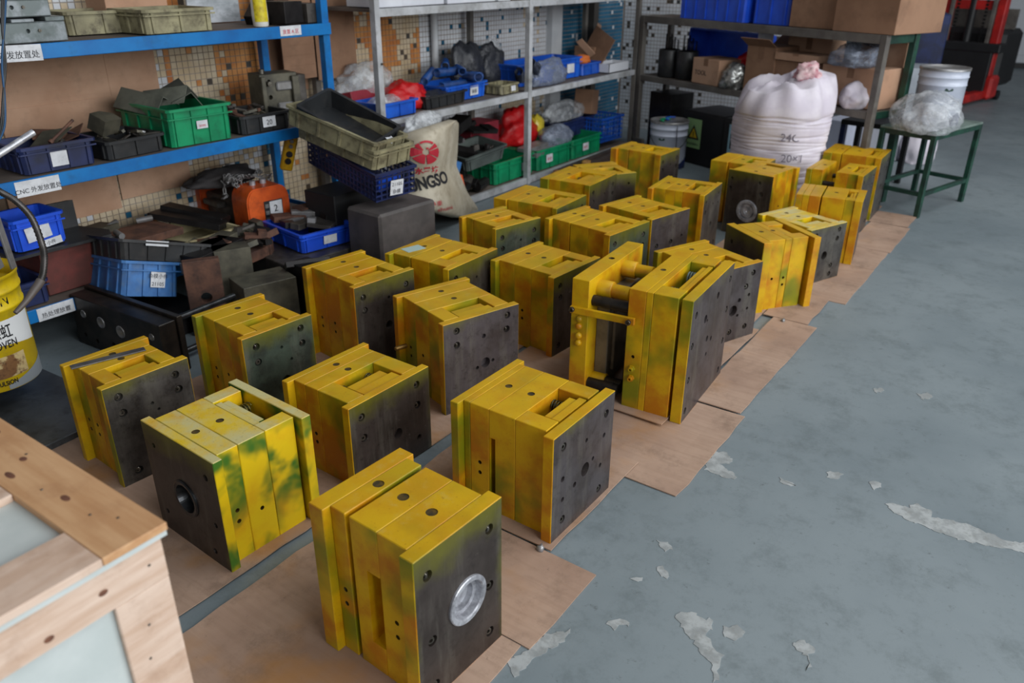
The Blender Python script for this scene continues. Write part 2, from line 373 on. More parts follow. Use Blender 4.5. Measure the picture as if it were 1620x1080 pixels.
SH = [(0.25, 1.183, 0.800, 1.500, 0.0005, 'cardboard sheet under the nearest mould, cut off by the bottom edge of the view'),
      (1.187, 1.505, 0.778, 1.494, 0.0005, 'narrow cardboard sheet beside the right corner of the nearest mould with the ring'),
      (0.60, 2.05, 1.552, 2.62, 0.0045, 'large cardboard sheet under the left-hand moulds behind the dark floor strip'),
      (1.509, 2.045, 0.926, 1.485, 0.0085, 'cardboard sheet under the mould that shows bare floor at its outer edge'),
      (1.956, 2.545, 0.750, 1.62, 0.0005, 'cardboard sheet sticking out with a free dark corner in front of the big open mould'),
      (2.549, 3.49, 0.772, 0.966, 0.0045, 'longest plain border strip of cardboard beside the big open mould'),
      (2.30, 3.30, 0.970, 1.70, 0.0125, 'cardboard sheet directly under the big open mould with guide pins'),
      (3.494, 3.86, 0.815, 1.02, 0.0085, 'short cardboard strip in front of the bright yellow turned mould'),
      (3.30, 4.10, 1.024, 1.75, 0.0085, 'cardboard sheet under the bright yellow turned mould'),
      (3.865, 4.44, 0.742, 1.00, 0.0005, 'border cardboard with a dark lifted corner beside the bright yellow mould'),
      (4.444, 4.80, 0.748, 1.01, 0.0005, 'cardboard strip beside the low mould with a round hole in its grey face'),
      (4.10, 4.95, 1.014, 1.60, 0.0045, 'cardboard sheet under the two moulds left of the shaded border strip'),
      (4.804, 5.375, 0.744, 0.98, 0.0005, 'border cardboard darkened by shade near the green steel table'),
      (5.38, 5.66, 0.760, 1.00, 0.0045, 'last small cardboard strip at the foot of the green steel table'),
      (4.954, 5.80, 1.004, 1.60, 0.0045, 'cardboard sheet under the farthest moulds near the white sack'),
      (2.06, 3.10, 1.74, 2.45, 0.0005, 'cardboard sheet under the middle moulds of the inner rows'),
      (3.104, 4.30, 1.76, 2.50, 0.0005, 'cardboard sheet under the inner moulds near the shelf post')]
for s_ in SH: sheet(*s_)

# ------------------------------------------------------------------ moulds
HOLEM = plain('shaded_hole_wall', (92, 70, 16), (50, 44, 24), 60, .6)  # shade put into the colour so drilled holes look dark inside
def screw_mesh(r=0.010, h=0.010):
    m = MB(); hx = [(0.55*r*math.cos(PI/3*k), 0.55*r*math.sin(PI/3*k)) for k in range(6)]
    n = 18; vs = []
    for z, rr in ((0, r), (h*0.85, r), (h, r*0.9)):
        for k in range(n): vs.append((rr*math.cos(2*PI*k/n), rr*math.sin(2*PI*k/n), z))
    for k in range(n): a = 2*PI*k/n; vs.append((hx[int(k/3) % 6][0], hx[int(k/3) % 6][1], h))
    for k in range(n): vs.append((hx[int(k/3) % 6][0], hx[int(k/3) % 6][1], h*0.35))
    fs = []
    for i in range(4):
        for k in range(n): fs.append((i*n+k, i*n+(k+1) % n, (i+1)*n+(k+1) % n, (i+1)*n+k))
    fs.append(tuple(range(4*n, 5*n)))
    return m.add(vs, fs).mesh('screw', SCREW)
SCM = screw_mesh()
def yplate(x0, x1, hy, H, bev=0.0018, cut=None, name='mould_plate', parent=None, mats=None, y0=None, y1=None, z0=0.0, cut2=None):
    """one steel plate of a mould with the holes cut into it; outward face +x of a clamp plate gets slot 1"""
    m = MB(); m.box(x0, x1, -hy if y0 is None else y0, hy if y1 is None else y1, z0, H, 0, bev=bev)
    me = m.mesh(name, mats if mats and len(mats) > 1 else [(mats or [YEL])[0], HOLEM])
    if mats and len(mats) > 1:
        for p in me.polygons:
            if p.normal.x > 0.9: p.material_index = 1
    if cut2 and cut2.v: me = carve(me, cut2)
    if cut and cut.v: me = carve(me, cut)
    o = bpy.data.objects.new(name, me); return link(o, parent)
def C_(p0, p1, r, m=None, n=18):
    m = m if m is not None else MB(); return m.cyl(p0, p1, r, n, 1, False)
EJ = [('s', -.36, .87), ('s', -.35, .73), ('s', .35, .86), ('s', .35, .72), ('s', -.36, .14), ('s', .35, .14), ('h', .05, .78, .007), ('k', .03, .48, .017)]
def mould(lab, u, v, a, A, B, H, layers, face=None, steel=0, side=1, fl=0.026, ring=None, topm=None, slot=0.56, sidep=None, springs=True, z=0.004, name='injection_mould', topholes=True, hside=-1, bigtop=0.009, steps=None, ejt=0.31):
    """layers run from the clamp plate K (at -x) to the dark face (at +x): C clamp, P plate, N plate of full width, S spacer with ejector plates, D dark clamp, G gap"""
    root = empty(name, (u, v, z), math.radians(a), lab, 'mould', 'yellow sprayed injection moulds standing on cardboard')
    H -= z
    tot = sum(t_ for _, t_ in layers); x = -A/2; hb = B/2; hc = hb-fl; Y = topm or YEL; np_ = 0
    fx = face if face is not None else EJ
    for kind, w in layers:
        t_ = w/tot*A; x1 = x+t_-0.0006; cut = MB(); cut2 = MB()
        if kind == 'G': x += t_; continue
        if kind in 'CN':
            yplate(x, x1, hb, H, cut=cut, name='clamp_plate', parent=root, mats=[Y])
        elif kind == 'D':
            st = []
            for f in fx:
                y = f[1]*B; zz = f[2]*H
                if f[0] == 's': C_((x1-0.013, y, zz), (x1+0.01, y, zz), 0.0135, cut); st.append((y, zz))
                else: C_((x1-(0.012 if f[0] == 'h' else 0.022), y, zz), (x1+0.01, y, zz), f[3], cut, 24)
            if ring: C_((x1-min(0.05, t_-.004), ring[0]*B, ring[1]*H), (x1+0.01, ring[0]*B, ring[1]*H), ring[2]-0.001, cut, 36)
            cut.m = [1]*len(cut.m)
            yplate(x, x1, hb, H, cut=cut, name='dark_clamp_plate', parent=root, mats=[Y, STEEL[steel]])
            for y, zz in st:
                o = bpy.data.objects.new('screw', SCM); link(o, root); o.location = (x1-0.0128, y, zz); o.rotation_euler = (0, PI/2, random.random()); o.rotation_euler = (random.random(), PI/2, 0)
            if ring:
                R = ring[2]; M = Matrix.Translation((x1, ring[0]*B, ring[1]*H)) @ Matrix.Rotation(PI/2, 4, 'Y')
                if ring[3] == 'bore':
                    pr = [(R-0.001, -0.012), (R-0.001, 0.005), (R-0.003, 0.007), (R*0.80, 0.007), (R*0.76, 0.004), (R*0.72, -0.012), (R*0.56, -0.013), (R*0.54, -0.027), (R*0.16, -0.029), (0.0, -0.029)]
                elif ring[3] == 'sprue':
                    pr = [(R-0.001, -0.012), (R-0.001, 0.006), (R-0.004, 0.008), (R*0.72, 0.007), (R*0.70, -0.004), (R*0.60, -0.004), (R*0.58, 0.001), (R*0.34, 0.001), (R*0.30, -0.004), (R*0.14, -0.008), (R*0.10, -0.011), (0, -0.011)]
                else:
                    pr = [(R-0.001, -0.012), (R-0.001, 0.003), (R-0.006, 0.005), (R*0.74, 0.004), (R*0.68, -0.008), (R*0.62, -0.022), (0, -0.023)]
                rm = MB().lathe(pr, 48, 0, M, smooth=False, cap=False).build('locating_ring', RINGD if ring[3] == 'dark' else RING, root)
        elif kind == 'P':
            cx = (x+x1)/2
            if topholes and t_ > 0.035: C_((cx, 0.01*B, H-0.03), (cx, 0.01*B, H+0.02), bigtop, cut); C_((cx, 0.01*B, H-0.002), (cx, 0.01*B, H+0.02), bigtop*1.25, cut)
            if t_ > 0.035 and not (sidep and np_ in sidep):
                for zz in (0.46, 0.36):
                    if random.random() < 0.85:
                        for s_ in (-1, 1):
                            C_((cx, s_*(hc-0.02), zz*H), (cx, s_*(hc+0.02), zz*H), 0.0065, cut, 14)
            if sidep and np_ in sidep:
                for b_ in sidep[np_]:   # a recess cut into the near side: x offset fraction, z0, z1
                    xa = x+b_[0]*t_; xb = x+b_[1]*t_; s_ = hside
                    y_a, y_b = sorted((s_*(hc-0.045), s_*(hc+0.02)))
                    cut2.box(xa, xb, y_a, y_b, b_[2]*H, b_[3]*H)
            yplate(x, x1, hc, H, cut=cut, cut2=cut2, name='mould_plate', parent=root, mats=[Y]); np_ += 1
        elif kind == 'S':
            sy = slot/2*(2*hc)
            for s_ in (-1, 1):
                y0, y1 = sorted((s_*sy, s_*hc))
                yplate(x, x1, 0, H, name='spacer_block', parent=root, mats=[Y], y0=y0, y1=y1)
            et = t_*ejt; sx = x1-0.003
            for q in (0, 1):
                yplate(sx-et+0.0006, sx, 0, H-0.004-q*0.003, name='ejector_plate', parent=root, mats=[Y], y0=-sy+0.006+q*0.004, y1=sy-0.004-q*0.012, z0=0.02, bev=0.0012); sx -= et+0.0004
            # support pillars close the view straight down; springs on the return pins
            if springs and sx-x > 0.012:
                for s_ in (-1, 1):
                    for zz in (H-0.045, 0.07):
                        c0 = (x+0.0005, s_*sy*0.66, zz); c1 = (sx-0.0005, s_*sy*0.66, zz)
                        hx = helix(c0, c1, 0.017, 0.0024, max(4, int((sx-x)/0.0085)), 10, 5).build('return_spring', SPRM, root)
                        MB().cyl(c0, c1, 0.0075, 12).build('return_pin', SPRM, root)
        x += t_
    return root
Lx = [('C', .09), ('P', .24), ('P', .27), ('S', .31), ('D', .09)]
Ls = [('C', .09), ('P', .20), ('P', .17), ('P', .14), ('S', .31), ('D', .09)]
CAV = [('s', -.36, .86), ('s', .34, .85), ('s', -.34, .42), ('s', .34, .46), ('s', -.33, .10), ('s', .34, .12)]
M1 = mould('nearest yellow mould with a bright bored ring in its dark face', 1.049, 1.025, -92.8, .322, .283, .421,
      [('C', .13), ('P', .13), ('G', .035), ('P', .235), ('P', .24), ('D', .11)], CAV, 0, ring=(0.06, .50, .062, 'bore'), sidep={1: [(0.52, 1.1, .20, .70)]}, fl=0.022, bigtop=0.011)
M2 = mould('yellow and green mould with its dark ringed face turned to the left', 1.097, 1.739, -182.6, .309, .342, .359,
      [('C', .10), ('G', .02), ('S', .30), ('P', .27), ('P', .20), ('D', .09)], [('h', -.36, .82, .008), ('h', .36, .82, .010), ('h', -.36, .2, .008), ('h', .38, .40, .008), ('h', .3, .12, .009)], 0, ring=(0.0, .48, .058, 'dark'), topm=YPALE, slot=0.66, ejt=.22)
M3 = mould('leftmost yellow mould with a grey flat bar lying across its top', 1.129, 2.292, -93.1, .264, .28, .355,
      [('C', .10), ('P', .20), ('P', .20), ('S', .36), ('D', .11)], [('s', -.34, .88), ('s', -.33, .72), ('s', .32, .88), ('s', .33, .73), ('h', .0, .70, .006), ('h', .06, .62, .005), ('s', -.3, .12), ('s', .32, .14)], 1)
M4 = mould('yellow mould with dusty pale top and green-grey face behind the leftmost one', 1.583, 2.243, -94.8, .312, .283, .366, Lx,
      [('s', -.32, .88), ('s', -.32, .72), ('s', .32, .90), ('s', .32, .74), ('h', .02, .78, .006), ('h', .14, .62, .006), ('k', .04, .42, .018)], 3)
M5 = mould('tall yellow mould with a nearly black face beside the blue tray of steel blocks', 2.107, 2.244, -97.3, .34, .299, .387, Lx, EJ, 0)
M6 = mould('yellow mould with a light stained face and a pipe stub on its side', 2.118, 1.752, -107.2, .346, .333, .366, Lx,
      [('s', -.33, .90), ('s', -.33, .75), ('s', .34, .91), ('s', .33, .76), ('s', -.34, .14), ('h', .02, .76, .009), ('k', .04, .46, .020), ('h', -.07, .43, .007), ('h', .14, .46, .007), ('s', .34, .15)], 2)
M7 = mould('yellow mould just behind the nearest, dark face full of holes', 1.699, 1.118, -90.3, .356, .335, .358,
      [('C', .075), ('P', .06), ('P', .18), ('P', .24), ('S', .27), ('G', .015), ('D', .09)], [('s', -.34, .86), ('s', .36, .84), ('h', .34, .64, .008), ('h', .03, .74, .007), ('k', .03, .46, .022), ('h', .16, .50, .007), ('h', -.14, .40, .009), ('h', -.34, .56, .009), ('h', .30, .36, .008), ('s', .30, .12), ('s', -.32, .16), ('h', -.33, .36, .008)], 2,
      sidep={2: [(0.02, 0.24, .02, .74)]}, ejt=.25)
M8 = mould('low yellow mould mid front with two thin springs in its slot', 1.556, 1.702, -91.2, .301, .351, .312,
      [('C', .09), ('P', .17), ('P', .20), ('S', .44), ('D', .10)], [('s', -.36, .84), ('s', -.35, .60), ('s', .33, .86), ('s', .33, .62), ('k', .06, .42, .018), ('h', .33, .22, .010), ('s', -.33, .12)], 0)
M9 = mould('yellow mould with a black shaded face left of the big open mould', 2.696, 1.728, -94.2, .334, .332, .366, Lx, EJ, 0)
M10 = mould('yellow mould with a pale blue paper slip lying on its top', 2.461, 2.102, -89.8, .346, .333, .389,
      [('C', .08), ('P', .27), ('G', .012), ('P', .29), ('S', .27), ('D', .09)], EJ, 0, slot=0.5)
M11 = mould('small yellow mould with a teal-grey face near the hemp sack', 3.015, 2.201, -102.1, .27, .291, .386,
      [('C', .10), ('P', .18), ('G', .015), ('P', .24), ('S', .36), ('D', .10)], EJ, 3)
M12 = mould('flat-topped yellow mould at the foot of the white shelf post', 3.438, 2.246, -87, .378, .32, .389,
      [('N', .20), ('G', .01), ('P', .16), ('P', .22), ('S', .32), ('D', .07)], EJ, 3, fl=0.012)
M13 = mould('yellow mould touching the turned one behind the white shelf post', 3.941, 2.312, -86.9, .317, .351, .39,
      [('N', .17), ('P', .22), ('S', .50), ('D', .10)], EJ, 0, fl=0.012)
M14 = mould('farthest yellow mould of the left row, in front of the white paint pail', 4.864, 2.354, -91.5, .368, .277, .386,
      [('C', .12), ('P', .20), ('G', .012), ('P', .24), ('S', .30), ('D', .12)], EJ, 0)
M15 = mould('green-speckled yellow mould standing alone before the dark cabinet', 4.106, 1.728, -84.2, .318, .327, .389, Ls, EJ, 1)
M16 = mould('yellow mould with a grey rough face between two taller moulds of the middle row', 3.592, 1.72, -102.1, .34, .306, .387, Lx,
      [('s', -.32, .62), ('s', .05, .62), ('h', .33, .66, .008), ('h', .0, .30, .012)], 2)
M17 = mould('long yellow mould with a black seam left of the big open mould', 3.249, 1.797, -98.1, .39, .315, .389,
      [('C', .08), ('P', .12), ('P', .15), ('G', .012), ('P', .28), ('S', .28), ('D', .09)], EJ, 3)
M19 = mould('yellow mould with a rusty violet-grey face behind the big open mould', 3.162, 1.197, -112, .346, .311, .356, Lx,
      [('s', .33, .88), ('s', .22, .72), ('h', .30, .60, .008), ('h', .12, .56, .010), ('k', .02, .44, .024), ('h', .30, .42, .007), ('h', .12, .36, .007), ('s', .30, .18), ('s', .0, .16)], 2)
M20 = mould('bright yellow mould turned so its smooth sunlit side faces the aisle', 3.69, 1.092, -216.6, .308, .318, .356,
      [('C', .12), ('G', .04), ('S', .28), ('P', .12), ('P', .28), ('D', .14)], [('h', .3, .2, .012), ('h', -.3, .8, .01)], 0, slot=0.5, springs=False)
M21 = mould('low yellow mould with a round hole in its flat grey face', 4.17, 1.093, -111.7, .344, .283, .301,
      [('C', .10), ('P', .20), ('P', .24), ('S', .36), ('D', .10)], [('s', .30, .90), ('s', .28, .74), ('k', -.02, .48, .022), ('s', .22, .26), ('s', .22, .10), ('s', -.34, .88)], 1, topm=YPALE)
M22 = mould('yellow mould with pale dusty top corner in the right row next to the shaded cardboard', 4.558, 1.057, -81.2, .342, .262, .36,
      [('N', .10), ('N', .10), ('N', .17), ('G', .02), ('P', .34), ('S', .14), ('D', .12)], EJ, 2, fl=0.006)
M24 = mould('last yellow mould of the right row beside the green steel table', 5.537, 1.173, -87.9, .352, .324, .405,
      [('N', .16), ('P', .17), ('G', .015), ('P', .44), ('S', .17), ('D', .11)], EJ, 1, fl=0.012)
M25 = mould('mould with a silvery concentric ring in its dark face, before the sack', 4.778, 1.518, -188.3, .334, .291, .387,
      [('C', .12), ('S', .20), ('P', .35), ('P', .20), ('D', .05)], [('h', -.40, .87, .008), ('h', -.41, .72, .008), ('h', .22, .87, .010), ('h', .28, .70, .014)], 0, ring=(.02, .40, .068, 'sprue'), slot=0.62, springs=False, fl=0.02)
M26 = mould('yellow mould hidden behind the one with the silvery concentric ring', 4.935, 1.708, -90.5, .317, .272, .385,
      [('N', .34), ('G', .015), ('P', .26), ('S', .28), ('D', .10)], EJ, 0, fl=0.012)
M27 = mould('yellow mould turned askew against its neighbour behind the white shelf post', 4.199, 2.293, -123.7, .304, .272, .385,
      [('N', .20), ('P', .26), ('S', .42), ('D', .10)], [('s', -.3, .86), ('h', .32, .84, .008), ('s', .05, .55)], 0, fl=0.012)
# nearly closed mould pulled apart a little (three from the right end)
M23 = mould('yellow mould pulled open with a dark gap between its halves, right row', 5.079, 1.147, -90, .329, .323, .388,
      [('C', .10), ('P', .20), ('G', .24), ('P', .22), ('S', .18), ('D', .10)], EJ, 1, fl=0.014)
m = MB()
for y in (-.11, .11):
    for zz in (.30, .07): m = MB().cyl((-.165+.095, y, zz), (.02, y, zz), .014, 14).build('guide_pin', DARKIN, M23)
# the big open mould: two halves held by guide pins and a strap
big = mould('biggest yellow mould, pulled open on thick guide pins', 2.579, 1.054, -85.65, .232, .461, .48,
      [('P', .31), ('P', .12), ('S', .44), ('G', .05), ('D', .20)], [('s', -.40, .86), ('s', .42, .88), ('s', -.42, .62), ('s', .42, .62), ('s', -.42, .34), ('s', .42, .34), ('s', -.42, .08), ('s', .40, .08), ('h', -.05, .54, .012), ('h', .06, .50, .010), ('h', -.03, .40, .008), ('h', -.15, .74, .016), ('h', -.10, .71, .006), ('h', .12, .84, .014)], 2, slot=0.62, fl=0.0, springs=False, name='open_injection_mould', ejt=.20)
Hb = 0.476
k0, k1 = -.330, -.262
cut = MB(); C_((-.298, .02, Hb-0.03), (-.298, .02, Hb+0.02), 0.012, cut)
for q, zz in enumerate((.68, .62, .54, .48)): C_((-.296, -.26, zz*Hb), (-.296, -.215, zz*Hb), 0.012, cut, 14)
yplate(k0, k1, .245, Hb, cut=cut, name='clamp_plate', parent=big, mats=[YEL])
# cavity block bolted inside the rear half, with the bare steel faces seen in the gap
m = MB(); m.box(k1, k1+.05, -.17, .17, .05, Hb-.09, 0, bev=.003); m.box(k1+.05, k1+.062, -.13, .13, .09, Hb-.14, 0, bev=.002); m.build('cavity_block', plain('bare_mould_steel', (120, 112, 96), (84, 78, 66), 8, .4, .3), big)
m = MB(); m.box(-.148, -.118, -.16, .16, .05, Hb-.09, 0, bev=.003); m.build('core_block', DARKIN, big)
for y, zz in ((-.155, Hb-.055), (.06, Hb-.045), (-.175, .055), (.175, .055)):
    m = MB(); M = Matrix.Translation((k1, y, zz)) @ Matrix.Rotation(PI/2, 4, 'Y')
    m.lathe([(.033, 0), (.033, .052), (.030, .055), (.0, .055)], 28, 0, M, cap=False)
    m.build('guide_bushing', YEL, big)
    m = MB(); M = Matrix.Translation((k1+.05, y, zz)) @ Matrix.Rotation(PI/2, 4, 'Y'); m.lathe([(.026, 0), (.026, .070)], 28, 0, M); m.build('guide_pin', YEL if zz > .2 else DARKIN, big)
b_ = MB().cyl((k1, -.205, Hb-.085), (-.116, -.205, Hb-.085), .020, 24).cyl((k1+.04, -.205, Hb-.085), (k1+.075, -.205, Hb-.085), .0215, 24); b_.build('bare_pin', DARKIN, big)
b_ = MB().cyl((k1, -.215, .06), (-.14, -.215, .06), .020, 24).cyl((k1+.05, -.215, .06), (-.16, -.215, .06), .0215, 24); b_.build('bare_pin', DARKIN, big)
st = MB(); M = Matrix.Translation((-.205, -.251, Hb-.115)) @ Matrix.Rotation(math.radians(-1.5), 4, 'Y')
st.box(-.125, .125, -.007, .007, -.013, .013, 0, M, bev=.0015); so = st.build('lock_strap', YEL, big)
for sx in (-.115, .105):
    o = bpy.data.objects.new('screw', SCM); link(o, big); o.location = (-.205+sx, -.258, Hb-.115); o.rotation_euler = (PI/2, 0, 0)
for zz in (.28, .36):
    m = MB(); M = Matrix.Translation((-.085, -.2305, zz*Hb)) @ Matrix.Rotation(PI/2, 4, 'X')
    m.lathe([(.013, 0), (.013, .007), (.009, .008), (.009, .017), (.005, .017), (.005, .006), (0, .006)], 6, 0, M, smooth=False, cap=False); m.build('hose_fitting', YEL, big)
for q, zz in enumerate((.68, .62, .54, .48)):
    m = MB(); M = Matrix.Translation((-.296, -.2455, zz*Hb)) @ Matrix.Rotation(PI/2, 4, 'X')
    m.lathe([(.013, -.006), (.013, .004), (.010, .010), (.004, .012), (0, .012)], 12, 0, M, cap=False); m.build('plug', YEL, big)
for y in (-.10, .085):   # the big springs seen in the top slot
    helix((-.012, y, Hb-.05), (.048, y, Hb-.05), .028, .0038, 6, 14, 6).build('coil_spring', plain('grey_green_spring', (88, 104, 100), rough=0.45), big)
    MB().cyl((-.012, y, Hb-.05), (.048, y, Hb-.05), .013, 14).build('return_pin', DARKIN, big)
# small things on the moulds
o = MB().box(-.11, .11, -.014, .014, 0, .004, bev=.0008).build('flat_bar', plain('zinc_bar', (128, 126, 124), (96, 92, 90), 20, 0.4, 0.7)); q = PZ(172, 567, .356)
o.location = (q.x, q.y, .3562); o.rotation_euler = (0, 0, math.radians(-17)); tag(o, 'grey flat steel bar lying on top of the leftmost mould', 'bar')
o = MB().box(-.045, .045, -.03, .03, 0, .0006).build('paper_slip', plain('pale_blue_paper', (168, 190, 184), rough=0.8)); q = PZ(654, 393, .39)
o.location = (q.x, q.y, .3895); o.rotation_euler = (0, 0, math.radians(-14)); tag(o, 'pale blue paper slip lying on top of a yellow mould', 'paper')
m = MB(); M = Matrix.Translation((-.09, -.165, .185)) @ Matrix.Rotation(PI/2, 4, 'X'); m.lathe([(.009, 0), (.009, .045), (.006, .05), (.0, .05)], 14, 0, M, cap=False)
m.build('pipe_stub', plain('brass_stub', (150, 116, 60), (110, 80, 30), 40, 0.4, 0.6), M6)

# ------------------------------------------------------------------ more materials
BLUEP = plain('blue_shelf_paint', (14, 112, 178), (10, 92, 158), 5, 0.35, dirt=(30, 70, 96), dirtamt=0.4)
GREYP = plain('worn_grey_shelf_paint', (178, 180, 184), (150, 152, 154), 6, 0.45, dirt=(110, 108, 102), dirtamt=0.6)
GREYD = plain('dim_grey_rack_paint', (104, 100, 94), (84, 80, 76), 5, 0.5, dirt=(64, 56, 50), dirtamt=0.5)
DECK = plain('dusty_shelf_board', (104, 92, 84), (78, 70, 64), 4, 0.8)
GREENP = plain('green_table_paint', (30, 74, 58), (18, 44, 38), 8, 0.45, dirt=(20, 30, 28), dirtamt=0.6)
PL = dict(blue=plain('blue_plastic', (30, 92, 196), (24, 74, 170), 6, 0.35, dirt=(20, 44, 92), dirtamt=0.4),
          bright=plain('bright_blue_plastic', (32, 84, 210), (26, 70, 188), 6, 0.35),
          navy=plain('dark_blue_plastic', (30, 44, 92), (22, 30, 62), 6, 0.45, dirt=(20, 22, 30), dirtamt=0.6),
          dusty=plain('dusty_mid_blue_plastic', (62, 116, 176), (44, 92, 148), 8, 0.45, dirt=(90, 110, 130), dirtamt=0.5),
          green=plain('green_plastic', (14, 140, 92), (10, 116, 76), 6, 0.35, dirt=(18, 74, 52), dirtamt=0.5),
          black=plain('black_plastic', (38, 40, 42), (26, 27, 29), 6, 0.45, dirt=(62, 58, 54), dirtamt=0.4),
          beige=plain('dirty_beige_plastic', (150, 144, 112), (112, 106, 82), 7, 0.6, dirt=(70, 62, 46), dirtamt=0.85),
          grey=plain('grey_green_plastic', (84, 92, 88), (62, 68, 66), 6, 0.45))
PAPER = plain('white_paper_label', (206, 208, 212), (188, 190, 194), 20, 0.7, dirt=(140, 140, 140), dirtamt=0.3)
INK = plain('black_ink', (28, 28, 34), rough=0.7)
REDINK = plain('red_ink', (176, 36, 52), rough=0.7)
M_ST = [plain('cut_steel', (92, 88, 84), (62, 58, 54), 12, 0.45, 0.5), plain('ground_light_steel', (150, 150, 152), (120, 118, 116), 12, 0.4, 0.5),
        plain('rusty_steel', (104, 70, 54), (66, 44, 36), 10, 0.75, 0.1, dirt=(40, 30, 26), dirtamt=0.6), plain('black_oily_steel', (44, 42, 42), (30, 28, 28), 10, 0.4, 0.5),
        plain('olive_grey_steel', (96, 92, 78), (64, 62, 54), 10, 0.55, 0.3)]
def film(name, col, alpha=0.45, rough=0.18):
    t = NT(name); t.bump(t.noise(14, 6, 0.65), 0.9, 0.02)
    tr = t.n.new('ShaderNodeBsdfTransparent'); mx = t.n.new('ShaderNodeMixShader')
    t.l.new(t.math('MULTIPLY_ADD', t.ramp(t.noise(13, 6, 0.75), 0.46, 0.62), 0.45, alpha), mx.inputs[0])
    t.l.new(tr.outputs[0], mx.inputs[1]); t.l.new(t.b.outputs[0], mx.inputs[2])
    t.l.new(mx.outputs[0], t.n['Material Output'].inputs[0]); return t.done(lin(col), rough)
FILM = film('clear_plastic_film', (210, 214, 218), 0.30, 0.12); REDF = film('red_plastic_film', (190, 24, 28), 0.85, 0.25); GFILM = film('grey_plastic_film', (130, 138, 154), 0.5, 0.14)
DFILM = film('dark_plastic_film', (48, 50, 56), 0.85)
SACKW = plain('white_woven_sack', (214, 208, 216), (196, 188, 200), 5, 0.6, bump=0.3, bscale=25)
SACKB = plain('beige_woven_sack', (186, 178, 160), (160, 150, 130), 5, 0.75, bump=0.4, bscale=30, dirt=(120, 108, 88), dirtamt=0.5)
ORANGE = plain('orange_enamel', (214, 92, 30), (176, 66, 20), 6, 0.4, dirt=(90, 44, 24), dirtamt=0.5)
REDP = plain('red_enamel', (184, 34, 30), (150, 24, 22), 6, 0.4, dirt=(80, 24, 20), dirtamt=0.4)
REDBOX = plain('dull_red_box', (150, 44, 60), (124, 34, 46), 6, 0.5)
WOOD = plain('pale_raw_wood', (214, 190, 172), (196, 166, 144), 5, 0.65, stretch=(1, 9, 9), dirt=(150, 116, 92), dirtamt=0.35)
WOODO = plain('orange_plywood', (202, 160, 118), (184, 138, 96), 4, 0.55, stretch=(9, 1, 9), dirt=(150, 104, 70), dirtamt=0.35)
PLYG = plain('pale_plywood_sheet', (196, 202, 200), (182, 190, 188), 8, 0.6, bump=0.1, bscale=200)

# ------------------------------------------------------------------ text
def text_mesh(body, size, mat_, depth=0.0004, wrap=None, align='LEFT', bold=0.0):
    cu = bpy.data.curves.new('writing', 'FONT'); cu.body = body; cu.size = size; cu.extrude = depth; cu.align_x = align; cu.offset = bold; cu.resolution_u = 3
    o = bpy.data.objects.new('writing', cu); COL.objects.link(o); dg = bpy.context.evaluated_depsgraph_get(); dg.update()
    me = bpy.data.meshes.new_from_object(o.evaluated_get(dg)); bpy.data.objects.remove(o); me.materials.clear(); me.materials.append(mat_)
    if wrap:
        bm = bmesh.new(); bm.from_mesh(me)
        bmesh.ops.subdivide_edges(bm, edges=[e for e in bm.edges if e.calc_length() > size*0.3], cuts=3)
        for v_ in bm.verts: v_.co = wrap(v_.co)
        bm.to_mesh(me); bm.free()
    me.name = 'writing'; return me
def writing(body, size, mat_, parent, M, **kw):
    o = bpy.data.objects.new('writing', text_mesh(body, size, mat_, **kw)); link(o, parent); o.matrix_local = M; return o
def paper_label(parent, M, w, h, lines, size, mat_=None, ink=None):
    """paper in local xy plane of M, facing +z"""
    o = MB().box(-w/2, w/2, -h/2, h/2, 0, 0.0008).build('paper_label', mat_ or PAPER, parent); o.matrix_local = M
    n = len(lines)
    for i, t_ in enumerate(lines):
        if not t_: continue
        y = h*(0.5-(i+0.78)/n)
        writing(t_, size, ink or INK, o, Matrix.Translation((0, y, 0.0012)), align='CENTER')
    return o
def face_front(x, y, z):   # matrix whose local z looks to -y
    return Matrix.Translation((x, y, z)) @ Matrix.Rotation(PI/2, 4, 'X')

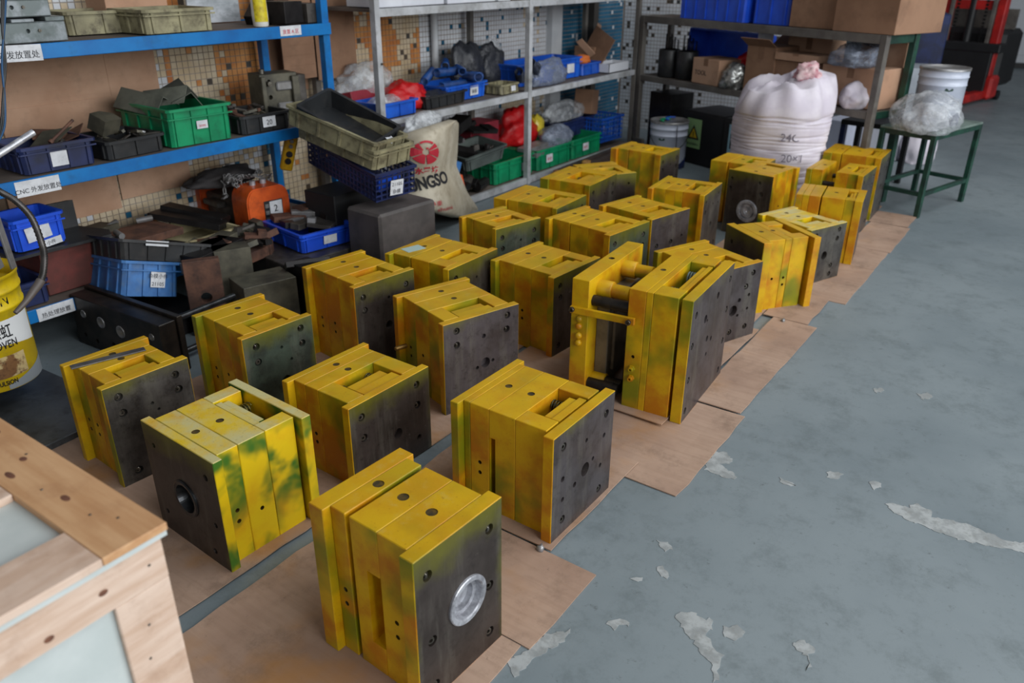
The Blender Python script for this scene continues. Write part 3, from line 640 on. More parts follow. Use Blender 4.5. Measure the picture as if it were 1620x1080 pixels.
# ------------------------------------------------------------------ bins
def bin_box(name, label, L, W_, H, mat_, ribs=3, taper=0.88, lip=0.012, group=None, cat='bin', wall=0.004, slots=False):
    """open plastic bin, local origin at the near left bottom corner (-x,-y), x along its front"""
    root = empty(name, label=label, cat=cat, group=group)
    cx, cy = L/2, W_/2; bx, by = cx*taper, cy*taper
    def ring_(hx, hy, z, r=0.012):
        q = [(-hx, -hy+r), (-hx+r, -hy), (hx-r, -hy), (hx, -hy+r), (hx, hy-r), (hx-r, hy), (-hx+r, hy), (-hx, hy-r)]
        return [(cx+x, cy+y, z) for x, y in q]
    m = MB(); R_ = [ring_(bx, by, 0), ring_(cx-lip, cy-lip, H-0.012), ring_(cx, cy, H-0.012), ring_(cx, cy, H), ring_(cx-lip-wall, cy-lip-wall, H), ring_(bx-wall, by-wall, wall)]
    vs = [p for r_ in R_ for p in r_]; fs = []
    for i in range(len(R_)-1):
        for k in range(8): fs.append((i*8+k, i*8+(k+1) % 8, (i+1)*8+(k+1) % 8, (i+1)*8+k))
    fs.append(tuple(range(8))[::-1]); fs.append(tuple(range(40, 48))); m.add(vs, fs)
    rb = m
    def rib(axis, sgn, pos):
        w = 0.006
        if axis == 'x':
            y0 = cy+sgn*by; y1 = cy+sgn*(cy-lip); yo0 = y0+sgn*0.007; yo1 = y1+sgn*0.007
            xb = cx+pos*bx; xt = cx+pos*(cx-lip)
            rb.add([(xb-w, y0, .003), (xb+w, y0, .003), (xb+w, yo0, .003), (xb-w, yo0, .003), (xt-w, y1, H-.012), (xt+w, y1, H-.012), (xt+w, yo1, H-.012), (xt-w, yo1, H-.012)],
                   [(0, 1, 2, 3), (4, 7, 6, 5), (0, 4, 5, 1), (1, 5, 6, 2), (2, 6, 7, 3), (3, 7, 4, 0)])
        else:
            x0 = cx+sgn*bx; x1 = cx+sgn*(cx-lip); xo0 = x0+sgn*0.007; xo1 = x1+sgn*0.007
            yb = cy+pos*by; yt = cy+pos*(cy-lip)
            rb.add([(x0, yb-w, .003), (x0, yb+w, .003), (xo0, yb+w, .003), (xo0, yb-w, .003), (x1, yt-w, H-.012), (x1, yt+w, H-.012), (xo1, yt+w, H-.012), (xo1, yt-w, H-.012)],
                   [(0, 1, 2, 3), (4, 7, 6, 5), (0, 4, 5, 1), (1, 5, 6, 2), (2, 6, 7, 3), (3, 7, 4, 0)])
    for sgn in (-1, 1):
        for k in range(ribs):
            pos = -0.82+1.64*k/(ribs-1) if ribs > 1 else 0
            rib('x', sgn, pos); rib('y', sgn, pos*0.9)
    if H > 0.09:
        z = H*0.72
        k = (taper+(1-taper)*0.72)
        rb.box(cx-cx*k, cx+cx*k, cy-cy*k-0.004, cy-cy*k+0.002, z, z+0.006); rb.box(cx-cx*k-0.004, cx-cx*k+0.002, cy-cy*k, cy+cy*k, z, z+0.006)
    m.build('shell', mat_, root)
    BD[root.name] = (L, W_, H, taper, lip); return root
def frame_from(A, B, C):
    """world matrix: origin A, x towards B, y towards C (made square)"""
    A = Vector(A); x = (Vector(B)-A).normalized(); y = Vector(C)-A; y = (y-x*y.dot(x)).normalized(); z = x.cross(y)
    return Matrix(((x.x, y.x, z.x, A.x), (x.y, y.y, z.y, A.y), (x.z, y.z, z.z, A.z), (0, 0, 0, 1)))
def frame_yx(A, B, C):
    """as frame_from, but y stays exact"""
    A = Vector(A); y = (Vector(C)-A).normalized(); x = Vector(B)-A; x = (x-y*x.dot(y)).normalized(); z = x.cross(y)
    return Matrix(((x.x, y.x, z.x, A.x), (x.y, y.y, z.y, A.y), (x.z, y.z, z.z, A.z), (0, 0, 0, 1)))
def put(root, A, yaw=0.0, tilt=0.0, roll=0.0):
    root.matrix_world = Matrix.Translation(A) @ Matrix.Rotation(math.radians(yaw), 4, 'Z') @ Matrix.Rotation(math.radians(tilt), 4, 'X') @ Matrix.Rotation(math.radians(roll), 4, 'Y')
    return root
BD = {}
def bin_label(root, x, z, w, h, lines, size, mat_=None, ink=None, slant=True, yoff=0.0, rot=0.0):
    L, W_, H, tp_, lip = BD[root.name]; cy = W_/2; k = lambda q: cy-(cy*tp_+(cy-lip-cy*tp_)*q/H)-0.0085
    y = k(z); sl = math.atan2(k(0)-k(H), H) if slant else 0
    M = Matrix.Translation((x, y-yoff, z)) @ Matrix.Rotation(PI/2+sl, 4, 'X') @ Matrix.Rotation(rot, 4, 'Z')
    return paper_label(root, M, w, h, lines, size, mat_, ink)

# ------------------------------------------------------------------ loose steel pieces
def block(name, label, L, W_, H, mi, M, cat='steel block', group=None, holes=0, shape=0):
    m = MB()
    if shape == 0: m.box(-L/2, L/2, -W_/2, W_/2, 0, H, 0, bev=min(.002, H*0.15))
    elif shape == 1: m.prism([(-L/2, -W_/2), (L/2, -W_/2), (L/2, W_/2*0.2), (L*0.1, W_/2), (-L/2, W_/2)], 0, H)
    elif shape == 2: m.prism([(-L/2, -W_/2), (L/2, -W_/2), (L*0.2, W_/2), (-L/2, W_/2*0.6)], 0, H)
    elif shape == 3: m.box(-L/2, L/2, -W_/2, W_/2, 0, H*0.5).box(-L/2, -L*0.1, -W_/2, W_/2, H*0.5, H)
    me = m.mesh(name, M_ST[mi] if isinstance(mi, int) else mi)
    if holes:
        c = MB()
        for k in range(holes):
            x = -L/2+L*(k+0.5)/holes; c.cyl((x, 0, -0.01), (x, 0, H+0.01), min(W_, L/holes)*0.16, 12, 0, False)
        me = carve(me, c)
    o = bpy.data.objects.new(name, me); link(o); o.matrix_world = M
    return tag(o, label, cat, group)
def pose(x, y, z, yaw=0, tilt=0, roll=0):
    return Matrix.Translation((x, y, z)) @ Matrix.Rotation(math.radians(yaw), 4, 'Z') @ Matrix.Rotation(math.radians(tilt), 4, 'X') @ Matrix.Rotation(math.radians(roll), 4, 'Y')
def scatter(x0, x1, y0, y1, z, n, sizes, mats, label, group, seed=0, name='steel_offcut', tilt=14, frame=None, cat='offcut', up=0.0):
    r = random.Random(seed)
    for i in range(n):
        L = r.uniform(*sizes[0]); W_ = r.uniform(*sizes[1]); H = r.uniform(*sizes[2])
        M = pose(r.uniform(x0, x1), r.uniform(y0, y1), z+up*i, r.uniform(0, 180), r.uniform(-tilt, tilt), r.uniform(-tilt, tilt))
        if frame is not None: M = frame @ M
        block(name, label, L, W_, H, r.choice(mats), M, cat, group, shape=r.choice((0, 0, 1, 2, 3)))
# blobs (bags of film, bundles)
def bag(name, label, loc, sx, sy, sz, mat_, seed=0, cat='bag', amp=0.28, sub=4, rz=0, flat=0.0):
    bm = bmesh.new(); bmesh.ops.create_icosphere(bm, subdivisions=sub, radius=1)
    from mathutils import noise
    off = Vector((seed*3.1, seed*1.7, seed*0.9))
    for v_ in bm.verts:
        p = v_.co.copy(); n = noise.noise(p*1.6+off)*amp+abs(noise.noise(p*4+off))*amp*0.7+noise.noise(p*9+off)*amp*0.25
        q = p*(1+n); v_.co = Vector((q.x*sx, q.y*sy, max(-0.55, q.z)*sz))
    for f in bm.faces: f.smooth = True
    me = bpy.data.meshes.new(name); bm.to_mesh(me); bm.free(); me.materials.append(mat_)
    zmin = min(v_.co.z for v_ in me.vertices)
    o = bpy.data.objects.new(name, me); link(o); o.location = (loc[0], loc[1], loc[2]-zmin); o.rotation_euler = (0, 0, rz)
    return tag(o, label, cat)

# ------------------------------------------------------------------ blue shelving unit
sh = empty('shelving_unit', (0, 0, 0), 0, 'blue steel shelving unit against the tiled wall', 'shelf')
U0, U1, V0, V1 = 1.22, 3.04, 3.30, 3.80
for u in (1.24, U1):
    for v in (V0, V1):
        MB().box(u-.045, u, v, v+.04, 0, 2.2, bev=.002).build('post', BLUEP, sh)
for z, name in ((1.21, 'top'), (0.73, 'mid'), (0.215, 'low')):
    MB().box(U0-.4, U1, V0-.012, V0-.001, z-.055, z, bev=.002).build('shelf_beam', BLUEP, sh)
    MB().box(U0-.4, U1, V1+.041, V1+.05, z-.055, z).build('shelf_beam', BLUEP, sh)
    MB().box(U1+.001, U1+.01, V0, V1+.04, z-.055, z).build('shelf_beam', BLUEP, sh)
    MB().box(U0-.4, U1-.046, V0, V1, z-.02, z-.004).build('shelf_deck', DECK, sh)
p = PV(30, 88, 3.288); paper_label(sh, face_front(p.x, 3.287, 1.182) @ Matrix.Rotation(-.02, 4, 'Z'), .17, .058, ['外发放置处'], .030, ink=INK)
p = PV(57, 281, 3.288); paper_label(sh, face_front(p.x, 3.287, .695), .17, .06, ['CNC 外发放置处'], .024)
p = PV(459, 42, 3.288); paper_label(sh, face_front(p.x, 3.287, 1.188), .13, .045, ['放置 A 区'], .024, ink=REDINK)
p = PV(85, 476, 3.288); paper_label(sh, face_front(p.x, 3.287, .187), .15, .055, ['热处理放置'], .024)
# tall brown cardboard panel hung at the end of the blue shelves
q = MB()
q.box(0, .235, 0, .006, 0, .50).box(.245, .56, -.004, .002, -.02, .52)
for k in range(9): q.box(0, .235, -.0015, 0, .02+k*.055, .022+k*.055)
o = q.build('flattened_carton', CARDD); o.location = (3.10, 3.76, .88); tag(o, 'tall brown cardboard panel hanging between blue and grey shelves', 'cardboard')
o = MB().box(0, .30, 0, .012, 0, .42).build('flattened_carton', CARDD); o.location = (3.06, 3.872, .80); tag(o, 'brown cardboard piece behind the blue corner post', 'cardboard')
o = MB().box(0, .20, 0, .16, 0, .26, bev=.003).build('cardboard_box', CARDD); o.location = (3.30, 3.55, .36); tag(o, 'brown carton wedged beside the grey shelf post', 'box')
# flattened cartons on the wall behind the bins
m = MB(); m.box(0, .78, 0, .006, 0, .42).box(.0, .52, -.004, 0, -.0, .16).box(.52, .525, -.002, 0, 0, .42)
for k in range(12): m.box(.0, .77, -.001, .0, .02+k*.032, .0215+k*.032)
o = m.build('flattened_carton', CARD); o.location = (1.62, 3.885, .74); tag(o, 'long cardboard panel on the wall behind the green bin', 'cardboard')
m = MB(); m.box(0, .52, 0, .006, 0, .34).box(.53, .93, 0, .006, .04, .34)
o = m.build('flattened_carton', CARD); o.location = (1.56, 3.885, .36); tag(o, 'lower cardboard panel on the wall under the middle blue shelf', 'cardboard')

# top shelf ---------------------------------------------------------
def casting(lab, A, L, W_, H, seed):
    r = random.Random(seed); root = empty('mould_casting', label=lab, cat='casting')
    ALU = M_CAST
    m = MB(); m.box(0, L, 0, W_, 0, H*.86, bev=.004); m.box(.03, L*.62, -.001, .03, H*.25, H*.7)
    c = MB(); c.box(L*.08, L*.42, -.02, .018, H*.34, H*.66)
    for x in (.14, .36, .72): c.cyl((L*x, -.02, H*.5), (L*x, .02, H*.5), .008, 14, 0, False)
    o = bpy.data.objects.new('body', carve(m.mesh('body', ALU), c)); link(o, root)
    for x0, x1, h in ((.0, .14, 1.0), (.2, .3, .96), (.42, .5, .95), (.62, .78, 1.0), (.86, 1.0, 1.05)):
        MB().box(L*x0, L*x1, 0, W_, H*.86, H*h, bev=.002).build('lug', ALU, root)
    for x in (.18, .34, .8): MB().cyl((L*x, -.006, H*.5), (L*x, .004, H*.5), .006, 12).build('bolt', SCREW, root)
    return put(root, A)
M_CAST = plain('dull_aluminium_casting', (138, 144, 148), (104, 112, 112), 9, 0.45, 0.5, lo=0.42, hi=0.58, dirt=(78, 84, 82), dirtamt=0.6)
casting('grey machined casting on the top blue shelf, lower of the pair', (1.19, 3.33, 1.21), .52, .30, .085, 1)
casting('grey-green machined casting stacked on the other one, top blue shelf', (1.17, 3.34, 1.30), .50, .28, .07, 2)
block('steel_plate', 'black plate lying on the stacked castings at the top left', .44, .26, .03, 3, pose(1.38, 3.50, 1.378))
b = bin_box('parts_tray', 'dirty beige plastic tub at the front of the top blue shelf', .36, .27, .095, PL['beige'], 3, .92); put(b, (2.03, 3.31, 1.212), 2)
b = bin_box('parts_tray', 'dirty beige tub half hidden behind another on the top shelf', .34, .24, .09, PL['beige'], 3, .92); put(b, (1.80, 3.50, 1.212), 0)
o = MB().box(0, .30, 0, .012, 0, .16).build('white_board', plain('scratched_white_board', (196, 200, 206), (150, 156, 160), 7, .5, stretch=(1, 1, 3), dirt=(110, 116, 116), dirtamt=.5)); o.location = (2.52, 3.72, 1.212); tag(o, 'scratched white board standing at the back of the top shelf', 'board')
o = MB().box(0, .30, 0, .16, 0, .16, bev=.002).build('cardboard_box', CARD); o.location = (2.05, 3.62, 1.212); tag(o, 'plain cardboard carton behind the beige tubs on the top shelf', 'box')
root = empty('plastic_bottle', (2.66, 3.36, 1.21), 0, 'white bottle with a yellow label on the top blue shelf', 'bottle')
MB().lathe([(.032, 0), (.036, .006), (.038, .05), (.036, .12), (.030, .16), (.013, .18), (.012, .20), (0, .20)], 24, cap=False).build('body', plain('white_bottle_plastic', (214, 212, 204), rough=.4), root)
m = MB(); vs = []; fs = []
for k in range(13):
    a = math.radians(190+k*9); vs += [(.0385*math.cos(a), .0385*math.sin(a), .022), (.0385*math.cos(a), .0385*math.sin(a), .13)]
for k in range(12): fs.append((2*k, 2*k+2, 2*k+3, 2*k+1))
m.add(vs, fs, 0, True); m.build('wrap_label', plain('yellow_bottle_label', (206, 190, 30), (184, 160, 20), 30, .5, dirt=(90, 80, 30), dirtamt=.5), root)
MB().cyl((0, 0, .20), (0, 0, .225), .015, 16).build('cap', plain('white_cap', (200, 200, 196)), root)
block('machined_block', 'dark machined block leaning on the top shelf behind the bottle', .14, .12, .06, 3, pose(2.80, 3.52, 1.23, 30, 0, -30), holes=2)
block('machined_block', 'dark grooved steel block beside the corner of the top blue shelf', .13, .13, .10, 3, pose(2.84, 3.40, 1.215, 8), holes=2)
block('machined_block', 'grey upright steel pieces at the right end of the top shelf', .085, .16, .09, 0, pose(2.975, 3.42, 1.212, 3))
block('machined_block', 'brownish upright steel piece behind the right end of the top shelf', .10, .10, .11, 2, pose(2.97, 3.62, 1.212, 3))

# middle shelf ------------------------------------------------------
b = bin_box('storage_bin', 'small dark blue bin with a blank label on the middle blue shelf', .31, .27, .105, PL['navy'], 4, .90); put(b, (1.415, 3.32, .732), -1)
bin_label(b, .15, .048, .065, .062, [''], .01)
scatter(1.46, 1.67, 3.37, 3.50, .79, 16, ((.02, .06), (.008, .02), (.008, .02)), (0, 1, 4, 3), 'small greasy bolt or pin lying in the dark blue bin', 'small parts in the dark blue bin', 3, 'small_part', 25, cat='small part', up=.001)
for k, (x, y, yw, t_, r_, L) in enumerate(((1.60, 3.46, 30, 8, -20, .22), (1.66, 3.52, -25, 25, 12, .17), (1.72, 3.50, 50, -20, -10, .15))):
    block('sheet_offcut', ('bent brown sheet offcut leaning out of the dark blue bin', 'dark triangular sheet offcut behind the dark blue bin', 'short brown sheet offcut between blue bin and black tray')[k], L, .09, .004, 2 if k else 4, pose(x, y, .83, yw, t_, r_), 'offcut', None, shape=2)
o = MB().cyl((0, 0, 0), (.12, .02, .07), .006, 12).cyl((.0, 0, 0), (.012, .002, .007), .010, 12).build('long_bolt', M_ST[2]); o.location = (1.56, 3.36, .835); tag(o, 'long rusty bolt sticking out of the dark blue bin', 'bolt')
b = bin_box('storage_bin', 'shallow black tray between dark blue and green bins', .29, .30, .075, PL['black'], 3, .92); put(b, (1.76, 3.31, .732), 4)
scatter(1.80, 2.02, 3.36, 3.55, .785, 16, ((.02, .10), (.01, .03), (.005, .02)), (0, 3, 4, 1), 'oily scrap piece heaped on the shallow black tray', 'scrap on the black tray', 5, 'scrap_piece', 25, cat='scrap', up=.0015)
block('pipe_fitting', 'big grey cylinder-topped fitting on the black tray scrap', .10, .08, .07, 4, pose(1.87, 3.52, .82, 20, 25, 0), 'fitting', shape=1)
SHEETM = plain('grey_green_sheet_metal', (126, 128, 116), (96, 98, 90), 9, .5, .3)
b = bin_box('storage_bin', 'green plastic bin holding grey angle sheets, middle blue shelf', .33, .46, .165, PL['green'], 4, .93); put(b, (2.06, 3.315, .732), -3)
bin_label(b, .165, .085, .055, .036, ['20305'], .014, ink=REDINK)
for k, (x, y, yw, L, r_) in enumerate(((2.14, 3.60, 100, .26, 6), (2.21, 3.52, 120, .22, -8), (2.27, 3.50, 70, .20, 12))):
    o = MB().prism([(-.075, 0), (.0, .065), (.075, 0), (.075, -.004), (0, .061), (-.075, -.004)], -L/2, L/2, 0, Matrix.Rotation(PI/2, 4, 'X')).build('angle_sheet', SHEETM); o.matrix_world = pose(x, y, .885+.012*k, yw-90, r_, k*14-14)
    tag(o, ('grey folded angle sheet at the left in the green bin', 'grey folded angle sheet in the middle of the green bin', 'grey folded angle sheet at the right in the green bin')[k], 'angle sheet')
b = bin_box('storage_bin', 'shallow black bin right of the green one, handwritten label', .30, .30, .085, PL['black'], 4, .92); put(b, (2.44, 3.315, .732), -3)
bin_label(b, .16, .045, .075, .05, ['20'], .035)
scatter(2.47, 2.70, 3.36, 3.55, .80, 15, ((.03, .11), (.01, .03), (.005, .02)), (2, 0, 4, 2), 'rusty scrap piece in the black bin right of the green one', 'rusty scrap in the labelled black bin', 6, 'scrap_piece', 25, cat='scrap', up=.0015)
# machined mould standing on the shelf
root = empty('machined_mould', (2.72, 3.50, .735), math.radians(-12), 'grey machined steel mould half standing on the middle blue shelf', 'mould')
c = MB(); c.box(.10, .16, -.03, .02, .05, .085).box(.10, .16, -.03, .02, .16, .195); c.cyl((.05, -.03, .12), (.05, .03, .12), .012, 14, 0, False); c.cyl((.05, -.03, .20), (.05, .03, .20), .009, 14, 0, False)
o = bpy.data.objects.new('body', carve(MB().box(0, .21, 0, .13, 0, .235, bev=.003).mesh('body', M_ST[4]), c)); link(o, root)
MB().box(.0, .025, -.02, .0, .02, .225, bev=.003).build('side_rail', M_ST[4], root); MB().box(.17, .21, -.025, .0, .04, .22, bev=.003).build('side_rail', M_ST[4], root)
for zz in (.045, .15): MB().box(.085, .175, -.012, .0, zz, zz+.045, bev=.006).build('insert', M_ST[1], root)
MB().box(.215, .26, .0, .13, 0, .22, bev=.003).build('back_plate', M_ST[0], root)
MB().cyl((.04, .05, .235), (.04, .05, .255), .015, 14).build('bolt', SCREW, root); MB().cyl((.04, -.03, .19), (.04, .0, .19), .012, 14).build('bolt', SCREW, root)

# bottom shelf ------------------------------------------------------
b = bin_box('storage_bin', 'bright blue bin at the lower left with a torn white label', .22, .20, .13, PL['bright'], 3, .88); put(b, (1.335, 3.36, .43), 2)
bin_label(b, .10, .065, .10, .06, [''], .01, rot=.1); bin_label(b, .14, .015, .09, .03, ['小件'], .02, rot=.08, yoff=.002)
m = MB(); m.prism([(0, 0), (.40, -.01), (.43, .06), (.38, .22), (.0, .24)], 0, .012); m.prism([(-.0, .24), (.38, .22), (.36, .232), (0, .252)], .012, .13)
o = m.build('black_pan', PL['black']); o.location = (1.31, 3.34, .412); tag(o, 'wide black pan carrying the bright blue bin', 'pan')
o = MB().box(0, .26, 0, .30, 0, .19, bev=.003).build('rust_red_box', plain('rust_red_paint', (104, 44, 38), (76, 36, 30), 8, .7)); o.location = (1.42, 3.38, .217); tag(o, 'rust red steel box under the black pan, lower blue shelf', 'box')
b = bin_box('storage_bin', 'shadowed blue bin at the left end of the lowest blue shelf', .22, .25, .10, PL['navy'], 3, .9); put(b, (1.19, 3.32, .217), 0)
# bin 21105 with a black bin on it, lying on the dark mould base
F1 = frame_yx((1.572, 3.09, .235), (1.842, 3.065, .150), (1.594, 3.571, .175))
b = bin_box('storage_bin', 'dusty blue bin labelled 21105 on the dark die set', .26, .36, .15, PL['dusty'], 4, .95); b.matrix_world = F1
bin_label(b, .155, .073, .064, .066, ['杂模小件', '21105'], .022, rot=-.03)
b = bin_box('storage_bin', 'black bin with a white paper strip resting on the dusty blue bin', .42, .38, .085, PL['black'], 5, .9); b.matrix_world = F1 @ Matrix.Translation((-.02, -.01, .153)) @ Matrix.Rotation(-.02, 4, 'X')
bin_label(b, .16, .075, .10, .022, [''], .01, yoff=.003)
# dark mould base with guide pins
root = empty('die_set', (1.50, 2.72, .003), math.radians(3), 'dark oily die set with bored holes lying before the lower blue shelf', 'die set')
c = MB()
HL = [(.52, .15, .018), (.40, .14, .026), (.27, .13, .028), (.15, .10, .028), (.46, .04, .010), (.54, .05, .010), (.34, .05, .014), (.06, .16, .016), (.04, .05, .010)]
for y, z, r in HL: c.cyl((-.02, y, z), (.035, y, z), r, 24, 0, False)
o = bpy.data.objects.new('body', carve(MB().box(0, .075, 0, .60, 0, .222, bev=.003).mesh('body', DARKIN), c)); link(o, root)
for y, z, r in HL:
    if r > .015: MB().lathe([(r-.001, 0), (r-.001, .020), (r*.8, .022), (r*.6, .006), (0, .006)], 20, 0, Matrix.Translation((.018, y, z)) @ Matrix.Rotation(-PI/2, 4, 'Y'), cap=False).build('bushing', M_ST[1], root)
MB().box(.076, .10, -.01, .61, 0, .235, bev=.002).build('end_plate', DARKIN, root)
for y, z, L_, r in ((.05, .20, .30, .013), (.07, .04, .30, .013), (.16, .15, .16, .005), (.19, .13, .17, .005), (.22, .11, .16, .005), (.50, .20, .24, .013)):
    MB().cyl((.10, y, z), (.10+L_, y, z), r, 14).build('guide_pin', RINGD, root)
o = MB().box(0, .30, 0, .34, 0, .10, bev=.003).build('steel_block', M_ST[3]); o.location = (1.62, 3.02, .001); tag(o, 'black block under the dusty blue bin', 'block')
o = MB().box(0, .34, 0, .22, 0, .44, bev=.004).build('black_box', plain('dark_filler_black', (24, 24, 26), (18, 18, 20), 5, .6)); o.location = (2.66, 2.96, .001); tag(o, 'tall black box added to fill the dark below the tilted crates', 'case')  # added box, its black stands for the dark below the crates
o = MB().box(-.42, .42, -.30, .30, 0, .03, bev=.003).build('shaded_floor_sheet', plain('shaded_floor_tone', (84, 88, 92), (60, 62, 64), 6, .45, .4, dirt=(40, 38, 36), dirtamt=.6)); o.location = (.82, 2.86, 0.001); o.rotation_euler = (0, 0, .06); tag(o, 'dark sheet standing for the shadowed floor below the yellow pail', 'sheet')  # dark colour stands for floor lying in shadow around the pail
# cream tray with rusty plates
b = bin_box('parts_tray', 'cream tray of rusty plates under the middle blue shelf', .46, .34, .07, plain('cream_plastic', (186, 176, 140), (160, 148, 112), 7, .6, dirt=(96, 84, 60), dirtamt=.6), 3, .95); put(b, (1.86, 3.24, .25), 2)
o = MB().box(0, .62, 0, .40, 0, .03).build('steel_plate', M_ST[2]); o.location = (1.80, 3.36, .217); tag(o, 'rusty base plate below the cream tray', 'plate')
block('steel_plate', 'rusty brown thick plate with grey edge on the cream tray', .34, .20, .035, 2, pose(1.93, 3.50, .315, 12, 3, 4), 'plate')
block('steel_plate', 'long dark plate leaning across the cream tray', .12, .36, .03, 3, pose(2.19, 3.50, .325, 30, 8, 6), 'plate')
block('steel_plate', 'second dark plate leaning behind the long one on the cream tray', .10, .32, .03, 3, pose(2.27, 3.56, .33, 28, 10, 6), 'plate')
block('steel_plate', 'green-grey flat block at the left on the cream tray', .14, .10, .04, 4, pose(1.80, 3.60, .35, 25, 0, 5), 'plate')
for k, (x, y, L, lab) in enumerate(((2.00, 3.56, .07, 'shiny small pin on the rusty plate at the wall'), (1.86, 3.60, .07, 'little steel tube left of the shiny pin'), (1.80, 3.44, .06, 'short steel stub at the left front of the rusty plate'))):
    o = MB().cyl((-L/2, 0, 0), (L/2, 0, 0), .014, 14).cyl((-L/2-.003, 0, 0), (-L/2, 0, 0), .010, 14).build('steel_pin', M_ST[1]); o.location = (x, y, .378); o.rotation_euler = (0, .1, 2.6+k); tag(o, lab, 'pin')
# chain hoist: two orange bodies
def hood(name, parent, x0, x1, W_, H, mat_, n=10):
    """arched housing, opening downwards, spanning x0..x1 with rounded shoulders across y"""
    prof = [(-W_/2, 0)]+[(-W_/2+W_*.22*(1-math.cos(a)), H*.68+H*.32*math.sin(a)) for a in [PI/2*k/n for k in range(n+1)]]
    prof += [(-p_[0], p_[1]) for p_ in prof[::-1]]
    M = Matrix(((0, 0, 1, 0), (1, 0, 0, 0), (0, 1, 0, 0), (0, 0, 0, 1)))
    bm = bmesh.new(); vs0 = [bm.verts.new(M @ Vector((p_[0], p_[1], x0))) for p_ in prof]; vs1 = [bm.verts.new(M @ Vector((p_[0], p_[1], x1))) for p_ in prof]
    bm.faces.new(vs0[::-1]); bm.faces.new(vs1); k = len(prof)
    for i in range(k): bm.faces.new((vs0[i], vs0[(i+1) % k], vs1[(i+1) % k], vs1[i]))
    bmesh.ops.recalc_face_normals(bm, faces=bm.faces[:]); bmesh.ops.bevel(bm, geom=[e for e in bm.edges if abs(e.calc_length()) < W_*.2 or e.calc_face_angle(0) > 1.2], offset=.006, segments=2, affect='EDGES')
    me = bpy.data.meshes.new(name); bm.to_mesh(me); bm.free(); me.materials.append(mat_)
    return link(bpy.data.objects.new(name, me), parent)
root = empty('chain_hoist', (2.56, 3.47, .22), math.radians(-98), 'orange electric chain hoist with chain heaped on its back', 'hoist')
hood('housing', root, -.0, .16, .24, .24, ORANGE); hood('housing', root, -.44, -.36, .22, .22, ORANGE)
MB().box(-.36, 0, -.08, .08, .02, .14, bev=.01).build('gear_case', M_ST[0], root); MB().box(-.30, -.14, -.13, -.08, .09, .12, bev=.006).build('bracket', M_ST[0], root)
pl_ = MB().box(.1605, .163, -.03, .075, .02, .17).build('rating_plate', PL['black'], root); MB().box(.1635, .1645, .0, .07, .085, .165).build('paper_label', PAPER, pl_)
writing('2', .05, INK, pl_, Matrix.Translation((.166, .02, .11)) @ Matrix.Rotation(PI/2, 4, 'Z') @ Matrix.Rotation(PI/2, 4, 'X') )
for k in range(4): MB().box(.1635, .1655, -.026, -.006, .03+k*.035, .05+k*.035).build('cooling_slot', M_ST[1], pl_)
for y in (-.03, .03): MB().cyl((.07, y, .235), (.07, y, .262), .016, 14).build('bolt', RING, root)
rr = random.Random(12); lm = MB()   # chain link
lp = [(.011*math.cos(a), .007*math.sin(a), 0) for a in [2*PI*k/12 for k in range(12)]]
lp = [(x+(.006 if x > 0 else -.006), y, z) for x, y, z in lp]; lm.tube(lp, .0028, 6, closed=True); LME = lm.mesh('chain_link', [M_ST[1]])
px_ = Vector((-.22, -.02, .24)); dr = Vector((1, .3, 0))
for k in range(150):
    dr = (dr+Vector((rr.uniform(-.9, .9), rr.uniform(-.9, .9), rr.uniform(-.5, .5)))).normalized(); px_ = px_+dr*.024
    px_.x = max(-.36, min(.02, px_.x)); px_.y = max(-.13, min(.11, px_.y)); px_.z = max(.17, min(.275, px_.z))
    o = bpy.data.objects.new('chain_link', LME); link(o, root); o.location = px_; o.rotation_euler = Vector(dr).to_track_quat('X', 'Z').to_euler(); o.rotation_euler.rotate_axis('X', rr.random()*3)
bag('black_cloth', 'crumpled black cloth on the wall side of the orange hoist', (2.52, 3.66, .43), .20, .10, .05, plain('black_cloth', (40, 38, 40), (60, 56, 56), 10, .8), 5, 'cloth')
# yellow pendant control
root = empty('pendant_control', label='yellow hoist pendant control leaning beside the crates', cat='control')
MB().box(-.032, .032, -.02, .02, 0, .21, bev=.008).build('case', plain('yellow_control_plastic', (206, 160, 20), (170, 126, 20), 9, .45, dirt=(80, 60, 20), dirtamt=.6), root)
for z in (.06, .10): MB().cyl((0, -.02, z), (0, -.03, z), .016, 18).build('push_button', PL['black'], root)
for z in (.145, .175): MB().cyl((0, -.02, z), (0, -.03, z), .010, 16).build('push_button', M_ST[1], root)
q = PV(452, 268, 3.42); root.matrix_world = pose(q.x, q.y, q.z, -35, 14, 14)

# stack of crates in front of the gap
def mesh_crate(label, L, W_, H, mat_):
    root = empty('perforated_crate', label=label, cat='crate')
    def wall(p0, ex, L_, flip):
        m = MB(); n = int(L_/.030); k = 5; th = .004
        for i in range(n+1):
            x = L_*i/n; m.box(max(0, x-.004), min(L_, x+.004), 0, th, .0, H)
        for j in range(k+1):
            z = H*j/k; w = .006 if j in (0, k) else .0038; m.box(0, L_, -.001, th+.001, max(0, z-w), min(H, z+w))
        o = m.build('lattice_wall', mat_, root); o.location = p0; o.rotation_euler = (0, 0, ex); return o
    wall((0, 0, 0), 0, L, 0); wall((0, W_, 0), 0, L, 0); wall((.004, 0, 0), PI/2, W_, 0); wall((L, 0, 0), PI/2, W_, 0)
    MB().box(0, L, 0, W_, 0, .005).build('floor_panel', mat_, root); 
    MB().box(-.008, L+.008, -.008, .0, H-.014, H).box(-.008, L+.008, W_, W_+.008, H-.014, H).box(-.008, 0, 0, W_, H-.014, H).box(L, L+.008, 0, W_, H-.014, H).build('rim', mat_, root)
    return root
F2 = frame_yx((2.66, 2.67, .458), (2.87, 2.64, .473), (2.77, 3.30, .565))
